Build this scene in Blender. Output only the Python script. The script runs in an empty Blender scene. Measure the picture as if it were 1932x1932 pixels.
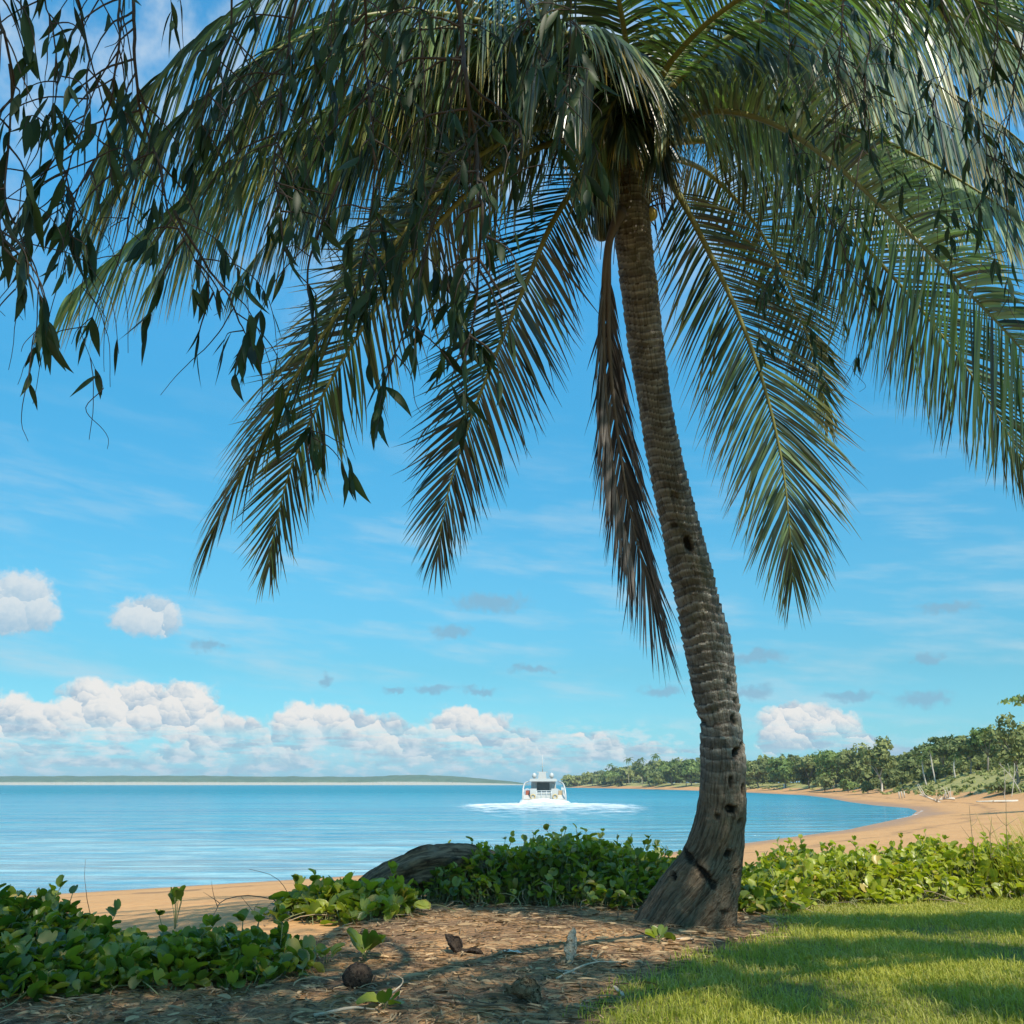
import bpy, math, random
import numpy as np
from mathutils import Vector

SC = bpy.context.scene
COL = SC.collection
R = math.radians

# ------------------------------------------------------------------ camera
F = 1738.8                       # focal length in units of a 1932-wide picture
PITCH = R(16.45)
CAM = np.array([0.0, 0.0, 1.2])
cd = bpy.data.cameras.new('camera')
cd.sensor_width = 36.0
cd.lens = 36.0 * F / 1932.0
cd.clip_start = 0.05
cd.clip_end = 20000.0
co = bpy.data.objects.new('camera', cd)
co.location = CAM
co.rotation_euler = (math.pi / 2 + PITCH, 0, 0)
COL.objects.link(co)
SC.camera = co
cP, sP = math.cos(PITCH), math.sin(PITCH)


def ray(px, py):
    x = (px - 966.0) / F
    y = (966.0 - py) / F
    return np.array([x, cP - y * sP, sP + y * cP])


def P(px, py, d):
    return CAM + d * ray(px, py)


def PZ(px, py, z):
    r = ray(px, py)
    return CAM + r * ((z - CAM[2]) / r[2])


def azel(px, py):
    r = ray(px, py)
    return math.degrees(math.atan2(r[0], r[1])), math.degrees(math.atan2(r[2], math.hypot(r[0], r[1])))


# ------------------------------------------------------------------ sun, sky, exposure
SUN = np.array([0.30, -0.70, 1.0])
SUN /= np.linalg.norm(SUN)
SUN_EL = math.asin(SUN[2])
SUN_AZ = math.atan2(SUN[0], SUN[1])
sl = bpy.data.lights.new('sun', 'SUN')
sl.energy = 5.0
sl.angle = R(0.53)
sl.color = (1.0, 0.91, 0.77)
so = bpy.data.objects.new('sun', sl)
so.rotation_euler = Vector(SUN).to_track_quat('Z', 'Y').to_euler()
COL.objects.link(so)
SC.view_settings.view_transform = 'Standard'
SC.view_settings.look = 'None'
SC.view_settings.exposure = 0.32
SC.view_settings.gamma = 1.0
SC.view_settings.use_curve_mapping = False
SC.cycles.max_bounces = 8
SC.cycles.transparent_max_bounces = 8
SC.cycles.caustics_reflective = False
SC.cycles.caustics_refractive = False

WORLD = bpy.data.worlds.new('World')
SC.world = WORLD
WORLD.use_nodes = True
SKY_STRENGTH = 0.096


class NG:
    def __init__(s, tree):
        s.t = tree

    def new(s, typ, **kw):
        n = s.t.nodes.new(typ)
        for k, v in kw.items():
            setattr(n, k, v)
        return n

    def put(s, sock, v):
        if v is None:
            return
        if hasattr(v, 'is_linked') or hasattr(v, 'links'):
            s.t.links.new(v, sock)
        else:
            sock.default_value = v

    def m(s, op, a, b=None, c=None, clamp=False):
        n = s.new('ShaderNodeMath', operation=op)
        n.use_clamp = clamp
        s.put(n.inputs[0], a)
        s.put(n.inputs[1], b)
        s.put(n.inputs[2], c)
        return n.outputs[0]

    def vm(s, op, a, b=None, c=None, scale=None):
        n = s.new('ShaderNodeVectorMath', operation=op)
        s.put(n.inputs[0], a)
        s.put(n.inputs[1], b)
        s.put(n.inputs[2], c)
        if scale is not None:
            s.put(n.inputs['Scale'], scale)
        return n.outputs['Value'] if op in ('LENGTH', 'DOT_PRODUCT', 'DISTANCE') else n.outputs['Vector']

    def ss(s, x, lo, hi, a=0.0, b=1.0):
        n = s.new('ShaderNodeMapRange', interpolation_type='SMOOTHSTEP')
        s.put(n.inputs['Value'], x)
        s.put(n.inputs['From Min'], lo)
        s.put(n.inputs['From Max'], hi)
        s.put(n.inputs['To Min'], a)
        s.put(n.inputs['To Max'], b)
        return n.outputs['Result']

    def mix(s, f, a, b, blend='MIX'):
        n = s.new('ShaderNodeMix', data_type='RGBA', blend_type=blend)
        s.put(n.inputs[0], f)
        for i, v in ((6, a), (7, b)):
            if isinstance(v, tuple) and len(v) == 3:
                v = v + (1.0,)
            s.put(n.inputs[i], v)
        return n.outputs[2]

    def noise(s, vec, scale, detail=3.0, rough=0.55, col=False, dim='3D', lac=2.0):
        n = s.new('ShaderNodeTexNoise', noise_dimensions=dim)
        s.put(n.inputs['Vector'], vec)
        s.put(n.inputs['Scale'], scale)
        s.put(n.inputs['Detail'], detail)
        s.put(n.inputs['Roughness'], rough)
        s.put(n.inputs['Lacunarity'], lac)
        return n.outputs[1] if col else n.outputs[0]

    def voro(s, vec, scale, feature='F1', dim='2D', rnd=1.0):
        n = s.new('ShaderNodeTexVoronoi', feature=feature, voronoi_dimensions=dim)
        s.put(n.inputs['Vector'], vec)
        s.put(n.inputs['Scale'], scale)
        s.put(n.inputs['Randomness'], rnd)
        return n

    def comb(s, x, y, z=0.0):
        n = s.new('ShaderNodeCombineXYZ')
        s.put(n.inputs[0], x)
        s.put(n.inputs[1], y)
        s.put(n.inputs[2], z)
        return n.outputs[0]

    def sep(s, v):
        n = s.new('ShaderNodeSeparateXYZ')
        s.put(n.inputs[0], v)
        return n.outputs


def build_world():
    t = WORLD.node_tree
    t.nodes.clear()
    g = NG(t)
    out = g.new('ShaderNodeOutputWorld')
    bg = g.new('ShaderNodeBackground')
    bg.inputs['Strength'].default_value = SKY_STRENGTH
    t.links.new(bg.outputs[0], out.inputs[0])
    sky = g.new('ShaderNodeTexSky', sky_type='NISHITA')
    sky.sun_disc = False
    sky.sun_elevation = SUN_EL
    sky.sun_rotation = SUN_AZ
    sky.altitude = 0.0
    sky.air_density = 1.0
    sky.dust_density = 0.6
    sky.ozone_density = 2.2
    geo = g.new('ShaderNodeNewGeometry')
    d = g.vm('SCALE', geo.outputs['Incoming'], scale=-1.0)
    dx, dy, dz = g.sep(d)
    deg = 180.0 / math.pi
    az = g.m('MULTIPLY', g.m('ARCTAN2', dx, dy), deg)
    el = g.m('MULTIPLY', g.m('ARCSINE', dz), deg)
    p = g.comb(az, el)
    rmp = g.new('ShaderNodeValToRGB')          # the phone's rendering of a clear tropical sky: cyan low down, strong blue above
    cr = rmp.color_ramp
    while len(cr.elements) < len(SKY_TINT):
        cr.elements.new(0.5)
    for e_, (ang, col) in zip(cr.elements, SKY_TINT):
        e_.position = ang / 90.0
        e_.color = tuple(c / 4.0 for c in col) + (1.0,)
    g.put(rmp.inputs[0], g.m('DIVIDE', el, 90.0, clamp=True))
    base = g.mix(1.0, sky.outputs[0], g.vm('SCALE', rmp.outputs[0], scale=4.0), 'MULTIPLY')
    # ---- cirrus: long faint streaks
    pc = g.comb(g.m('MULTIPLY', az, 0.055), g.m('MULTIPLY_ADD', el, 0.30, g.m('MULTIPLY', az, 0.03)))
    ci = g.noise(pc, 1.6, 5.0, 0.6)
    cif = g.m('MULTIPLY', g.ss(ci, 0.45, 0.74), g.ss(el, 26.0, 8.0, 0.0, 0.55))
    base = g.mix(cif, base, tuple(c * CLOUD_K for c in (0.62, 0.80, 0.90)))
    # ---- white veil high on the left, seen through the leaves
    veil = g.m('MULTIPLY', g.ss(g.noise(p, 0.13, 5.0, 0.6), 0.42, 0.72), g.ss(el, 24.0, 36.0, 0.0, 0.8))
    base = g.mix(veil, base, tuple(c * CLOUD_K for c in (0.80, 0.90, 0.97)))
    # ---- cumulus
    w1 = g.vm('SUBTRACT', g.noise(p, 0.9, 2.0, 0.5, col=True), (0.5, 0.5, 0.5))
    w2 = g.vm('SUBTRACT', g.noise(p, 3.2, 2.0, 0.5, col=True), (0.5, 0.5, 0.5))
    pw = g.vm('ADD', p, g.vm('ADD', g.vm('SCALE', w1, scale=0.9), g.vm('SCALE', w2, scale=0.34)))
    pw = g.vm('MULTIPLY', pw, (1.0, 1.0, 0.0))

    def ell(lst, pos):
        acc = None
        for (cx, cy, rx, ry) in lst:
            a0, e0 = azel(cx, cy)
            a1, _ = azel(cx + rx, cy)
            _, e1 = azel(cx, cy - ry)
            q = g.vm('MULTIPLY', g.vm('SUBTRACT', pos, (a0, e0, 0.0)), (1 / abs(a1 - a0), 1 / abs(e1 - e0), 0.0))
            v = g.m('SUBTRACT', 1.0, g.vm('LENGTH', q))
            acc = v if acc is None else g.m('MAXIMUM', acc, v)
        return acc

    pg0 = g.comb(g.m('MULTIPLY', az, 0.45), el)
    B = ell(CUMULUS, pw)
    v1 = g.voro(pw, 0.62)
    v2 = g.voro(pw, 1.7)
    v3 = g.voro(pw, 4.2)
    bil = g.m('MULTIPLY_ADD', v1.outputs['Distance'], -0.80,
              g.m('MULTIPLY_ADD', v2.outputs['Distance'], -0.34, g.m('MULTIPLY', v3.outputs['Distance'], -0.10)))
    fb = g.noise(p, 2.4, 6.0, 0.62)
    dens = g.m('ADD', g.m('MULTIPLY', B, 2.3), g.m('ADD', g.m('ADD', bil, 0.52), g.m('MULTIPLY', g.m('SUBTRACT', fb, 0.5), 0.55)))
    al = g.ss(dens, -0.04, 0.62)
    lay = g.noise(g.comb(g.m('MULTIPLY', az, 0.22), g.m('MULTIPLY', el, 1.5)), 1.0, 5.0, 0.6)
    al = g.m('MULTIPLY', al, g.m('MAXIMUM', g.ss(el, 2.0, 3.6), g.ss(lay, 0.36, 0.56)))

    def lit(v, sc, k):
        q = g.vm('SUBTRACT', pw, v.outputs['Position'])
        return g.m('MULTIPLY', g.vm('DOT_PRODUCT', q, (0.35, 0.94, 0.0)), sc * k)
    sh = g.m('ADD', g.m('ADD', lit(v1, 0.62, 0.70), lit(v2, 1.7, 0.26)), lit(v3, 4.2, 0.05))
    sh = g.m('ADD', sh, g.m('MULTIPLY', g.m('SUBTRACT', fb, 0.5), 0.7))
    # thick low parts of the bank are bluer and dimmer (distance)
    sh = g.m('ADD', sh, g.m('ADD', g.ss(el, 0.8, 4.6, -0.34, 0.34), g.m('MULTIPLY', g.m('SUBTRACT', g.noise(pg0, 0.8, 3.0), 0.5), 1.1)))
    shc = g.ss(sh, -0.45, 0.50)
    ccol = g.mix(shc, tuple(c * CLOUD_K for c in (0.40, 0.56, 0.70)), tuple(c * CLOUD_K for c in (0.97, 0.95, 0.91)))
    low = g.ss(el, 0.0, 3.4, 0.55, 1.0)
    base2 = g.mix(g.m('MULTIPLY', al, low), base, ccol)
    # ---- small torn white scraps under the bank
    pb = g.comb(g.m('MULTIPLY', az, 0.8), g.m('MULTIPLY', el, 2.1))
    sc_ = g.noise(pb, 0.9, 6.0, 0.62)
    band = g.m('MULTIPLY', g.ss(el, 0.1, 0.7), g.m('MULTIPLY', g.ss(el, 4.2, 2.2), g.ss(az, 14.0, 6.0, 0.25, 1.0)))
    base2 = g.mix(g.m('MULTIPLY', g.ss(sc_, 0.44, 0.66), g.m('MULTIPLY', band, 0.75)), base2, tuple(c * CLOUD_K for c in (0.88, 0.93, 0.95)))
    # ---- two soft separate puffs on the left
    ps = g.vm('ADD', p, g.vm('ADD', g.vm('SCALE', w1, scale=0.8), g.vm('SCALE', w2, scale=0.45)))
    ps = g.vm('MULTIPLY', ps, (1.0, 1.0, 0.0))
    Sf = g.m('ADD', g.m('MULTIPLY', ell(SOFT, ps), 1.5), g.m('MULTIPLY', g.m('SUBTRACT', fb, 0.5), 0.7))
    ssh = g.ss(g.m('ADD', g.m('MULTIPLY', g.m('SUBTRACT', el, azel(0, 1165)[1]), 0.30), g.m('ADD', lit(v1, 0.62, 0.5), g.m('SUBTRACT', fb, 0.5))), -0.55, 0.75)
    scol = g.mix(ssh, tuple(c * CLOUD_K for c in (0.40, 0.58, 0.74)), tuple(c * CLOUD_K for c in (0.86, 0.88, 0.88)))
    base2 = g.mix(g.m('MULTIPLY', g.ss(Sf, 0.0, 0.55), 0.86), base2, scol)
    # ---- flat grey scraps
    pg = g.vm('ADD', p, g.vm('ADD', g.vm('SCALE', w1, scale=1.1), g.vm('SCALE', w2, scale=0.4)))
    pg = g.vm('MULTIPLY', pg, (1.0, 1.0, 0.0))
    G = ell(SCRAPS, pg)
    ga = g.m('MULTIPLY', g.ss(g.m('ADD', G, g.m('MULTIPLY', g.m('SUBTRACT', fb, 0.5), 0.9)), 0.0, 0.75), 0.75)
    base2 = g.mix(ga, base2, tuple(c * CLOUD_K for c in (0.27, 0.50, 0.68)))
    t.links.new(base2, bg.inputs['Color'])


CLOUD_K = 7.6
SKY_TINT = [(0.0, (0.44, 0.96, 1.50)), (3.0, (0.43, 0.95, 1.16)), (6.5, (0.41, 0.96, 1.05)), (11.6, (0.47, 1.20, 1.26)), (21.8, (0.44, 1.55, 1.66)), (33.0, (0.62, 2.12, 2.32)), (60.0, (0.7, 2.1, 2.4))]
CUMULUS = [  # cx, cy, rx, ry in picture units, turned into azimuth / elevation
    (-60, 1375, 130, 75), (60, 1370, 110, 62), (175, 1345, 90, 68), (255, 1340, 85, 62), (350, 1345, 80, 64), (430, 1395, 100, 50),
    (500, 1410, 80, 36), (590, 1370, 95, 54), (690, 1385, 100, 46), (790, 1400, 90, 40), (880, 1375, 90, 48), (980, 1410, 110, 40),
    (1110, 1410, 90, 34), (1230, 1425, 80, 26), (1330, 1430, 90, 24),
    (130, 1425, 160, 32), (430, 1435, 220, 26), (820, 1430, 160, 24),
    (1490, 1360, 62, 40), (1555, 1378, 85, 48), (1610, 1400, 60, 30), (1470, 1400, 60, 30), (1690, 1418, 40, 16),
    (-300, 1330, 200, 90), (-600, 1360, 260, 80), (2150, 1370, 120, 60), (2500, 1340, 200, 80),
]
SOFT = [(35, 1135, 84, 72), (-30, 1165, 140, 40), (60, 1160, 66, 40), (280, 1165, 78, 46), (255, 1175, 60, 26)]
SCRAPS = [(925, 1138, 95, 26), (850, 1190, 50, 16), (1005, 1263, 60, 10), (820, 1303, 60, 11), (905, 1302, 45, 10), (745, 1305, 35, 8),
          (1425, 1240, 75, 17), (1420, 1305, 60, 18), (1250, 1300, 60, 14), (1745, 1320, 75, 22), (1605, 1312, 70, 12), (1750, 1240, 40, 15),
          (395, 1218, 45, 16), (1790, 1150, 80, 16), (615, 1282, 20, 9)]
build_world()

# ------------------------------------------------------------------ mesh helpers
RNG = np.random.default_rng(7)


def unit(v):
    v = np.asarray(v, float)
    return v / np.maximum(np.linalg.norm(v, axis=-1, keepdims=True), 1e-9)


class MB:
    """collects blocks of vertices / faces and links them as ONE mesh object"""

    def __init__(s):
        s.v, s.f, s.a, s.n, s.mi = [], [], {}, 0, []

    def add(s, verts, faces, mi=0, **attrs):
        verts = np.asarray(verts, float).reshape(-1, 3)
        s.v.append(verts)
        for f in faces if isinstance(faces, list) else [faces]:
            f = np.asarray(f, int)
            s.f.append(f + s.n)
            s.mi.append(np.full(len(f), mi, int))
        for k, val in attrs.items():
            s.a.setdefault(k, []).append((s.n, np.broadcast_to(np.asarray(val, float), (len(verts),))))
        s.n += len(verts)
        return s

    def box(s, lo, hi, mi=0):
        x0, y0, z0 = lo
        x1, y1, z1 = hi
        v = [(x0, y0, z0), (x1, y0, z0), (x1, y1, z0), (x0, y1, z0), (x0, y0, z1), (x1, y0, z1), (x1, y1, z1), (x0, y1, z1)]
        return s.add(v, [[(0, 3, 2, 1), (4, 5, 6, 7), (0, 1, 5, 4), (1, 2, 6, 5), (2, 3, 7, 6), (3, 0, 4, 7)]], mi)

    def tube(s, pts, rad, seg=8, cap=True, mi=0, **attrs):
        pts = np.asarray(pts, float)
        n = len(pts)
        rad = np.broadcast_to(np.asarray(rad, float), (n,))
        T = unit(np.gradient(pts, axis=0))
        ref = np.array([0.0, 0, 1]) if abs(T[0][2]) < 0.9 else np.array([1.0, 0, 0])
        A = np.zeros_like(T)
        a = unit(np.cross(T[0], ref))
        for i in range(n):
            a = unit(a - T[i] * np.dot(a, T[i]))
            A[i] = a
        Bv = np.cross(T, A)
        th = np.linspace(0, 2 * math.pi, seg, endpoint=False)
        ring = A[:, None, :] * np.cos(th)[None, :, None] + Bv[:, None, :] * np.sin(th)[None, :, None]
        V = pts[:, None, :] + ring * rad[:, None, None]
        idx = np.arange(n * seg).reshape(n, seg)
        q = np.stack([idx[:-1], np.roll(idx, -1, 1)[:-1], np.roll(idx, -1, 1)[1:], idx[1:]], -1).reshape(-1, 4)
        fs = [q]
        if cap:
            fs += [idx[0][::-1][None, :], idx[-1][None, :]]
        return s.add(V, fs, mi, **attrs)

    def build(s, name, mats, parent=None, loc=None, smooth=True):
        me = bpy.data.meshes.new(name)
        V = np.concatenate(s.v)
        if loc is None:
            loc = WORLDLOC.get(parent.name, np.zeros(3)) if parent is not None else np.zeros(3)
        loc = np.asarray(loc, float)
        V = V - loc
        lens = np.concatenate([np.full(len(f), f.shape[1], int) for f in s.f])
        flat = np.concatenate([f.ravel() for f in s.f])
        me.vertices.add(len(V))
        me.vertices.foreach_set('co', V.astype(np.float32).ravel())
        me.loops.add(len(flat))
        me.loops.foreach_set('vertex_index', flat.astype(np.int32))
        me.polygons.add(len(lens))
        st = np.zeros(len(lens), np.int32)
        st[1:] = np.cumsum(lens)[:-1]
        me.polygons.foreach_set('loop_start', st)
        me.polygons.foreach_set('loop_total', lens.astype(np.int32))
        me.polygons.foreach_set('use_smooth', np.full(len(lens), smooth, bool))
        if not isinstance(mats, (list, tuple)):
            mats = [mats]
        for m in mats:
            me.materials.append(m)
        if len(mats) > 1:
            me.polygons.foreach_set('material_index', np.concatenate(s.mi).astype(np.int32))
        for k, blocks in s.a.items():
            at = me.attributes.new(k, 'FLOAT', 'POINT')
            arr = np.zeros(len(V), np.float32)
            for o, val in blocks:
                arr[o:o + len(val)] = val
            at.data.foreach_set('value', arr)
        me.update()
        me.validate()
        o = bpy.data.objects.new(name, me)
        COL.objects.link(o)
        WORLDLOC[o.name] = loc
        if parent is not None:
            o.parent = parent
            o.location = loc - WORLDLOC[parent.name]
        else:
            o.location = loc
        return o


WORLDLOC = {}


def tag(o, label=None, cat=None, group=None, kind=None):
    if label:
        o['label'] = label
    if cat:
        o['category'] = cat
    if group:
        o['group'] = group
    if kind:
        o['kind'] = kind
    return o


def thing(name, label, cat, loc=(0, 0, 0), group=None):
    o = bpy.data.objects.new(name, None)
    o.empty_display_size = 0.2
    COL.objects.link(o)
    o.location = loc
    WORLDLOC[o.name] = np.asarray(loc, float)
    return tag(o, label, cat, group)


def catmull(pts, n):
    """smooth curve through pts, n samples evenly spaced by length"""
    p = np.asarray(pts, float)
    if len(p) == 2:
        t = np.linspace(0, 1, n)[:, None]
        return p[0] * (1 - t) + p[1] * t
    e = np.vstack([2 * p[0] - p[1], p, 2 * p[-1] - p[-2]])
    out = []
    for i in range(1, len(e) - 2):
        t = np.linspace(0, 1, 24, endpoint=False)[:, None]
        a, b, c, d = e[i - 1], e[i], e[i + 1], e[i + 2]
        out.append(0.5 * (2 * b + (c - a) * t + (2 * a - 5 * b + 4 * c - d) * t ** 2 + (3 * b - a - 3 * c + d) * t ** 3))
    out.append(e[-2][None])
    c = np.concatenate(out)
    s = np.r_[0, np.cumsum(np.linalg.norm(np.diff(c, axis=0), axis=1))]
    u = np.linspace(0, s[-1], n)
    return np.stack([np.interp(u, s, c[:, k]) for k in range(3)], 1)


def _hash(ix, iy, iz, seed):
    h = (ix * 374761393 + iy * 668265263 + iz * 2147483647 * 3 + seed * 1274126177) & 0xFFFFFFFF
    h = ((h ^ (h >> 13)) * 1274126177) & 0xFFFFFFFF
    return ((h ^ (h >> 16)) & 0xFFFF) / 65535.0


def vnoise(p, seed=0):
    """value noise in 0..1 for points (...,3)"""
    p = np.asarray(p, float)
    i = np.floor(p).astype(np.int64)
    f = p - i
    f = f * f * (3 - 2 * f)
    r = 0
    for dx in (0, 1):
        for dy in (0, 1):
            for dz in (0, 1):
                w = (f[..., 0] if dx else 1 - f[..., 0]) * (f[..., 1] if dy else 1 - f[..., 1]) * (f[..., 2] if dz else 1 - f[..., 2])
                r = r + w * _hash(i[..., 0] + dx, i[..., 1] + dy, i[..., 2] + dz, seed)
    return r


def fbm(p, oct=4, seed=0):
    p = np.asarray(p, float)
    a, s, r = 0.5, 0.0, 0
    for k in range(oct):
        r = r + a * vnoise(p * 2 ** k, seed + k)
        s += a
        a *= 0.5
    return r / s


def xy3(x, y, z=0.0):
    return np.stack([np.asarray(x, float), np.asarray(y, float), np.broadcast_to(z, np.shape(x))], -1)


def inpoly(x, y, poly):
    x = np.asarray(x)
    y = np.asarray(y)
    r = np.zeros(x.shape, bool)
    n = len(poly)
    for i in range(n):
        x0, y0 = poly[i]
        x1, y1 = poly[(i + 1) % n]
        c = ((y0 > y) != (y1 > y)) & (x < (x1 - x0) * (y - y0) / ((y1 - y0) if y1 != y0 else 1e-9) + x0)
        r ^= c
    return r


def sdist(x, y, poly, inside_positive=True):
    x = np.asarray(x, float)
    y = np.asarray(y, float)
    best = np.full(x.shape, 1e18)
    n = len(poly)
    for i in range(n):
        ax, ay = poly[i]
        bx, by = poly[(i + 1) % n]
        dx, dy = bx - ax, by - ay
        t = np.clip(((x - ax) * dx + (y - ay) * dy) / (dx * dx + dy * dy + 1e-12), 0, 1)
        best = np.minimum(best, (x - ax - t * dx) ** 2 + (y - ay - t * dy) ** 2)
    return np.sqrt(best) * np.where(inpoly(x, y, poly), 1, -1)


def smooth01(x, a, b):
    t = np.clip((np.asarray(x, float) - a) / (b - a), 0, 1)
    return t * t * (3 - 2 * t)


# ------------------------------------------------------------------ materials
def new_mat(name):
    m = bpy.data.materials.new(name)
    m.use_nodes = True
    m.node_tree.nodes.clear()
    return m, NG(m.node_tree)


def finish(m, g, shader):
    o = g.new('ShaderNodeOutputMaterial')
    m.node_tree.links.new(shader, o.inputs[0])
    return m


def principled(g, color, rough=0.6, spec=0.5, normal=None, metallic=0.0):
    n = g.new('ShaderNodeBsdfPrincipled')
    if isinstance(color, tuple) and len(color) == 3:
        color = color + (1.0,)
    g.put(n.inputs['Base Color'], color)
    g.put(n.inputs['Roughness'], rough)
    g.put(n.inputs['Specular IOR Level'], spec)
    g.put(n.inputs['Metallic'], metallic)
    if normal is not None:
        g.put(n.inputs['Normal'], normal)
    return n.outputs[0]


def bump(g, h, strength=0.5, dist=0.02, normal=None):
    n = g.new('ShaderNodeBump')
    g.put(n.inputs['Height'], h)
    n.inputs['Strength'].default_value = strength
    n.inputs['Distance'].default_value = dist
    if normal is not None:
        g.put(n.inputs['Normal'], normal)
    return n.outputs[0]


def pos(g):
    return g.new('ShaderNodeNewGeometry').outputs['Position']


def attr(g, name):
    return g.new('ShaderNodeAttribute', attribute_name=name).outputs['Fac']


def leaf_mat(name, dark, light, tip=None, tip_at=(0.6, 1.0), tip_amt=0.6, trans=0.3, rough=0.4, spec=0.5, tcol=None, patch=0.0, pcol=None, power=1.0):
    m, g = new_mat(name)
    c = g.mix(g.m('POWER', attr(g, 'rnd'), power) if power != 1.0 else attr(g, 'rnd'), dark, light)
    if patch:
        c = g.mix(g.m('MULTIPLY', g.ss(g.noise(pos(g), 1.3, 3.0), 0.52, 0.68), patch), c, pcol)
    if tip is not None:
        c = g.mix(g.m('MULTIPLY', g.ss(attr(g, 'u'), *tip_at), g.m('MULTIPLY', g.ss(attr(g, 'age'), 0.2, 1.0), tip_amt)), c, tip)
    p = principled(g, c, rough, spec)
    tr = g.new('ShaderNodeBsdfTranslucent')
    g.put(tr.inputs[0], g.mix(1.0, c, (tcol or (1.6, 1.7, 0.7)) + (1.0,), 'MULTIPLY'))
    mx = g.new('ShaderNodeMixShader')
    mx.inputs[0].default_value = trans
    m.node_tree.links.new(p, mx.inputs[1])
    m.node_tree.links.new(tr.outputs[0], mx.inputs[2])
    return finish(m, g, mx.outputs[0])


def plain(name, col, rough=0.6, var=0.25, scale=12.0, spec=0.4, bmp=0.0, bs=None):
    m, g = new_mat(name)
    n = g.noise(pos(g), scale, 4.0)
    c = g.mix(n, tuple(x * (1 - var) for x in col), tuple(min(1, x * (1 + var)) for x in col))
    nm = bump(g, g.noise(pos(g), bs or scale * 2, 5.0), bmp, 0.02) if bmp else None
    return finish(m, g, principled(g, c, rough, spec, nm))


def sand_mat():
    m, g = new_mat('sand')
    p = pos(g)
    n1 = g.noise(p, 0.35, 4.0)
    n2 = g.noise(p, 9.0, 5.0, 0.65)
    c = g.mix(n1, (0.44, 0.235, 0.092), (0.52, 0.30, 0.13))
    c = g.mix(g.ss(n2, 0.35, 0.75), c, (0.42, 0.21, 0.08))
    wet = attr(g, 'wet')
    c = g.mix(g.m('MULTIPLY', wet, 0.75), c, (0.30, 0.155, 0.065))
    # line of weed and bark left by the last tide, and paler churned sand above it
    sdn = g.m('ADD', attr(g, 'inland'), g.m('MULTIPLY', g.m('SUBTRACT', g.noise(p, 0.12, 3.0), 0.5), 5.0))
    line = g.m('MULTIPLY', g.ss(g.m('ABSOLUTE', g.m('SUBTRACT', sdn, 6.2)), 0.75, 0.15), g.ss(g.noise(p, 1.8, 5.0, 0.65), 0.42, 0.58))
    c = g.mix(g.m('MULTIPLY', line, 0.65), c, (0.13, 0.075, 0.04))
    tr_ = g.ss(g.noise(g.comb(g.m('MULTIPLY', g.sep(p)[0], 0.5), g.m('MULTIPLY', g.sep(p)[1], 0.22)), 1.0, 5.0, 0.6), 0.5, 0.66)
    c = g.mix(g.m('MULTIPLY', tr_, 0.45), c, (0.36, 0.18, 0.07))
    # far dune: dry grass and scrub
    gr = g.mix(g.noise(p, 0.22, 5.0), (0.20, 0.21, 0.055), (0.38, 0.30, 0.11))
    gr = g.mix(g.ss(g.noise(p, 0.7, 3.0), 0.5, 0.7), gr, (0.11, 0.13, 0.035))
    c = g.mix(g.ss(g.m('ADD', attr(g, 'dune'), g.m('MULTIPLY', g.m('SUBTRACT', g.noise(p, 0.35, 4.0), 0.5), 0.9)), 0.42, 0.55), c, gr)
    # tide lines of weed
    h = g.m('MULTIPLY', g.m('SUBTRACT', g.noise(p, 6.0, 5.0), 0.5), 1.0)
    foot = g.m('ADD', g.noise(p, 2.2, 2.0), g.m('MULTIPLY', g.noise(p, 0.8, 3.0), 2.0))
    nb = bump(g, g.m('ADD', g.m('MULTIPLY', h, 0.35), foot), 0.8, 0.10)
    return finish(m, g, principled(g, c, g.m('MULTIPLY_ADD', wet, -0.45, 0.9), 0.3, nb))


def soil_mat():
    m, g = new_mat('soil')
    p = pos(g)
    c = g.mix(g.ss(g.noise(p, 1.6, 4.0), 0.35, 0.65), (0.56, 0.31, 0.135), (0.24, 0.14, 0.075))
    c = g.mix(g.ss(g.noise(p, 26.0, 4.0, 0.65), 0.45, 0.7), c, (0.085, 0.054, 0.032))
    c = g.mix(g.ss(g.noise(p, 70.0, 2.0), 0.62, 0.72), c, (0.52, 0.36, 0.20))
    nb = bump(g, g.noise(p, 22.0, 6.0, 0.65), 1.0, 0.04)
    return finish(m, g, principled(g, c, 0.95, 0.2, nb))


def lawn_mat():
    m, g = new_mat('lawn')
    p = pos(g)
    c = g.mix(g.noise(p, 1.4, 4.0), (0.12, 0.15, 0.03), (0.22, 0.22, 0.055))
    c = g.mix(g.ss(g.noise(p, 40.0, 3.0), 0.4, 0.75), c, (0.12, 0.085, 0.035))
    nb = bump(g, g.noise(p, 60.0, 4.0), 1.0, 0.03)
    return finish(m, g, principled(g, c, 0.95, 0.2, nb))


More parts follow.
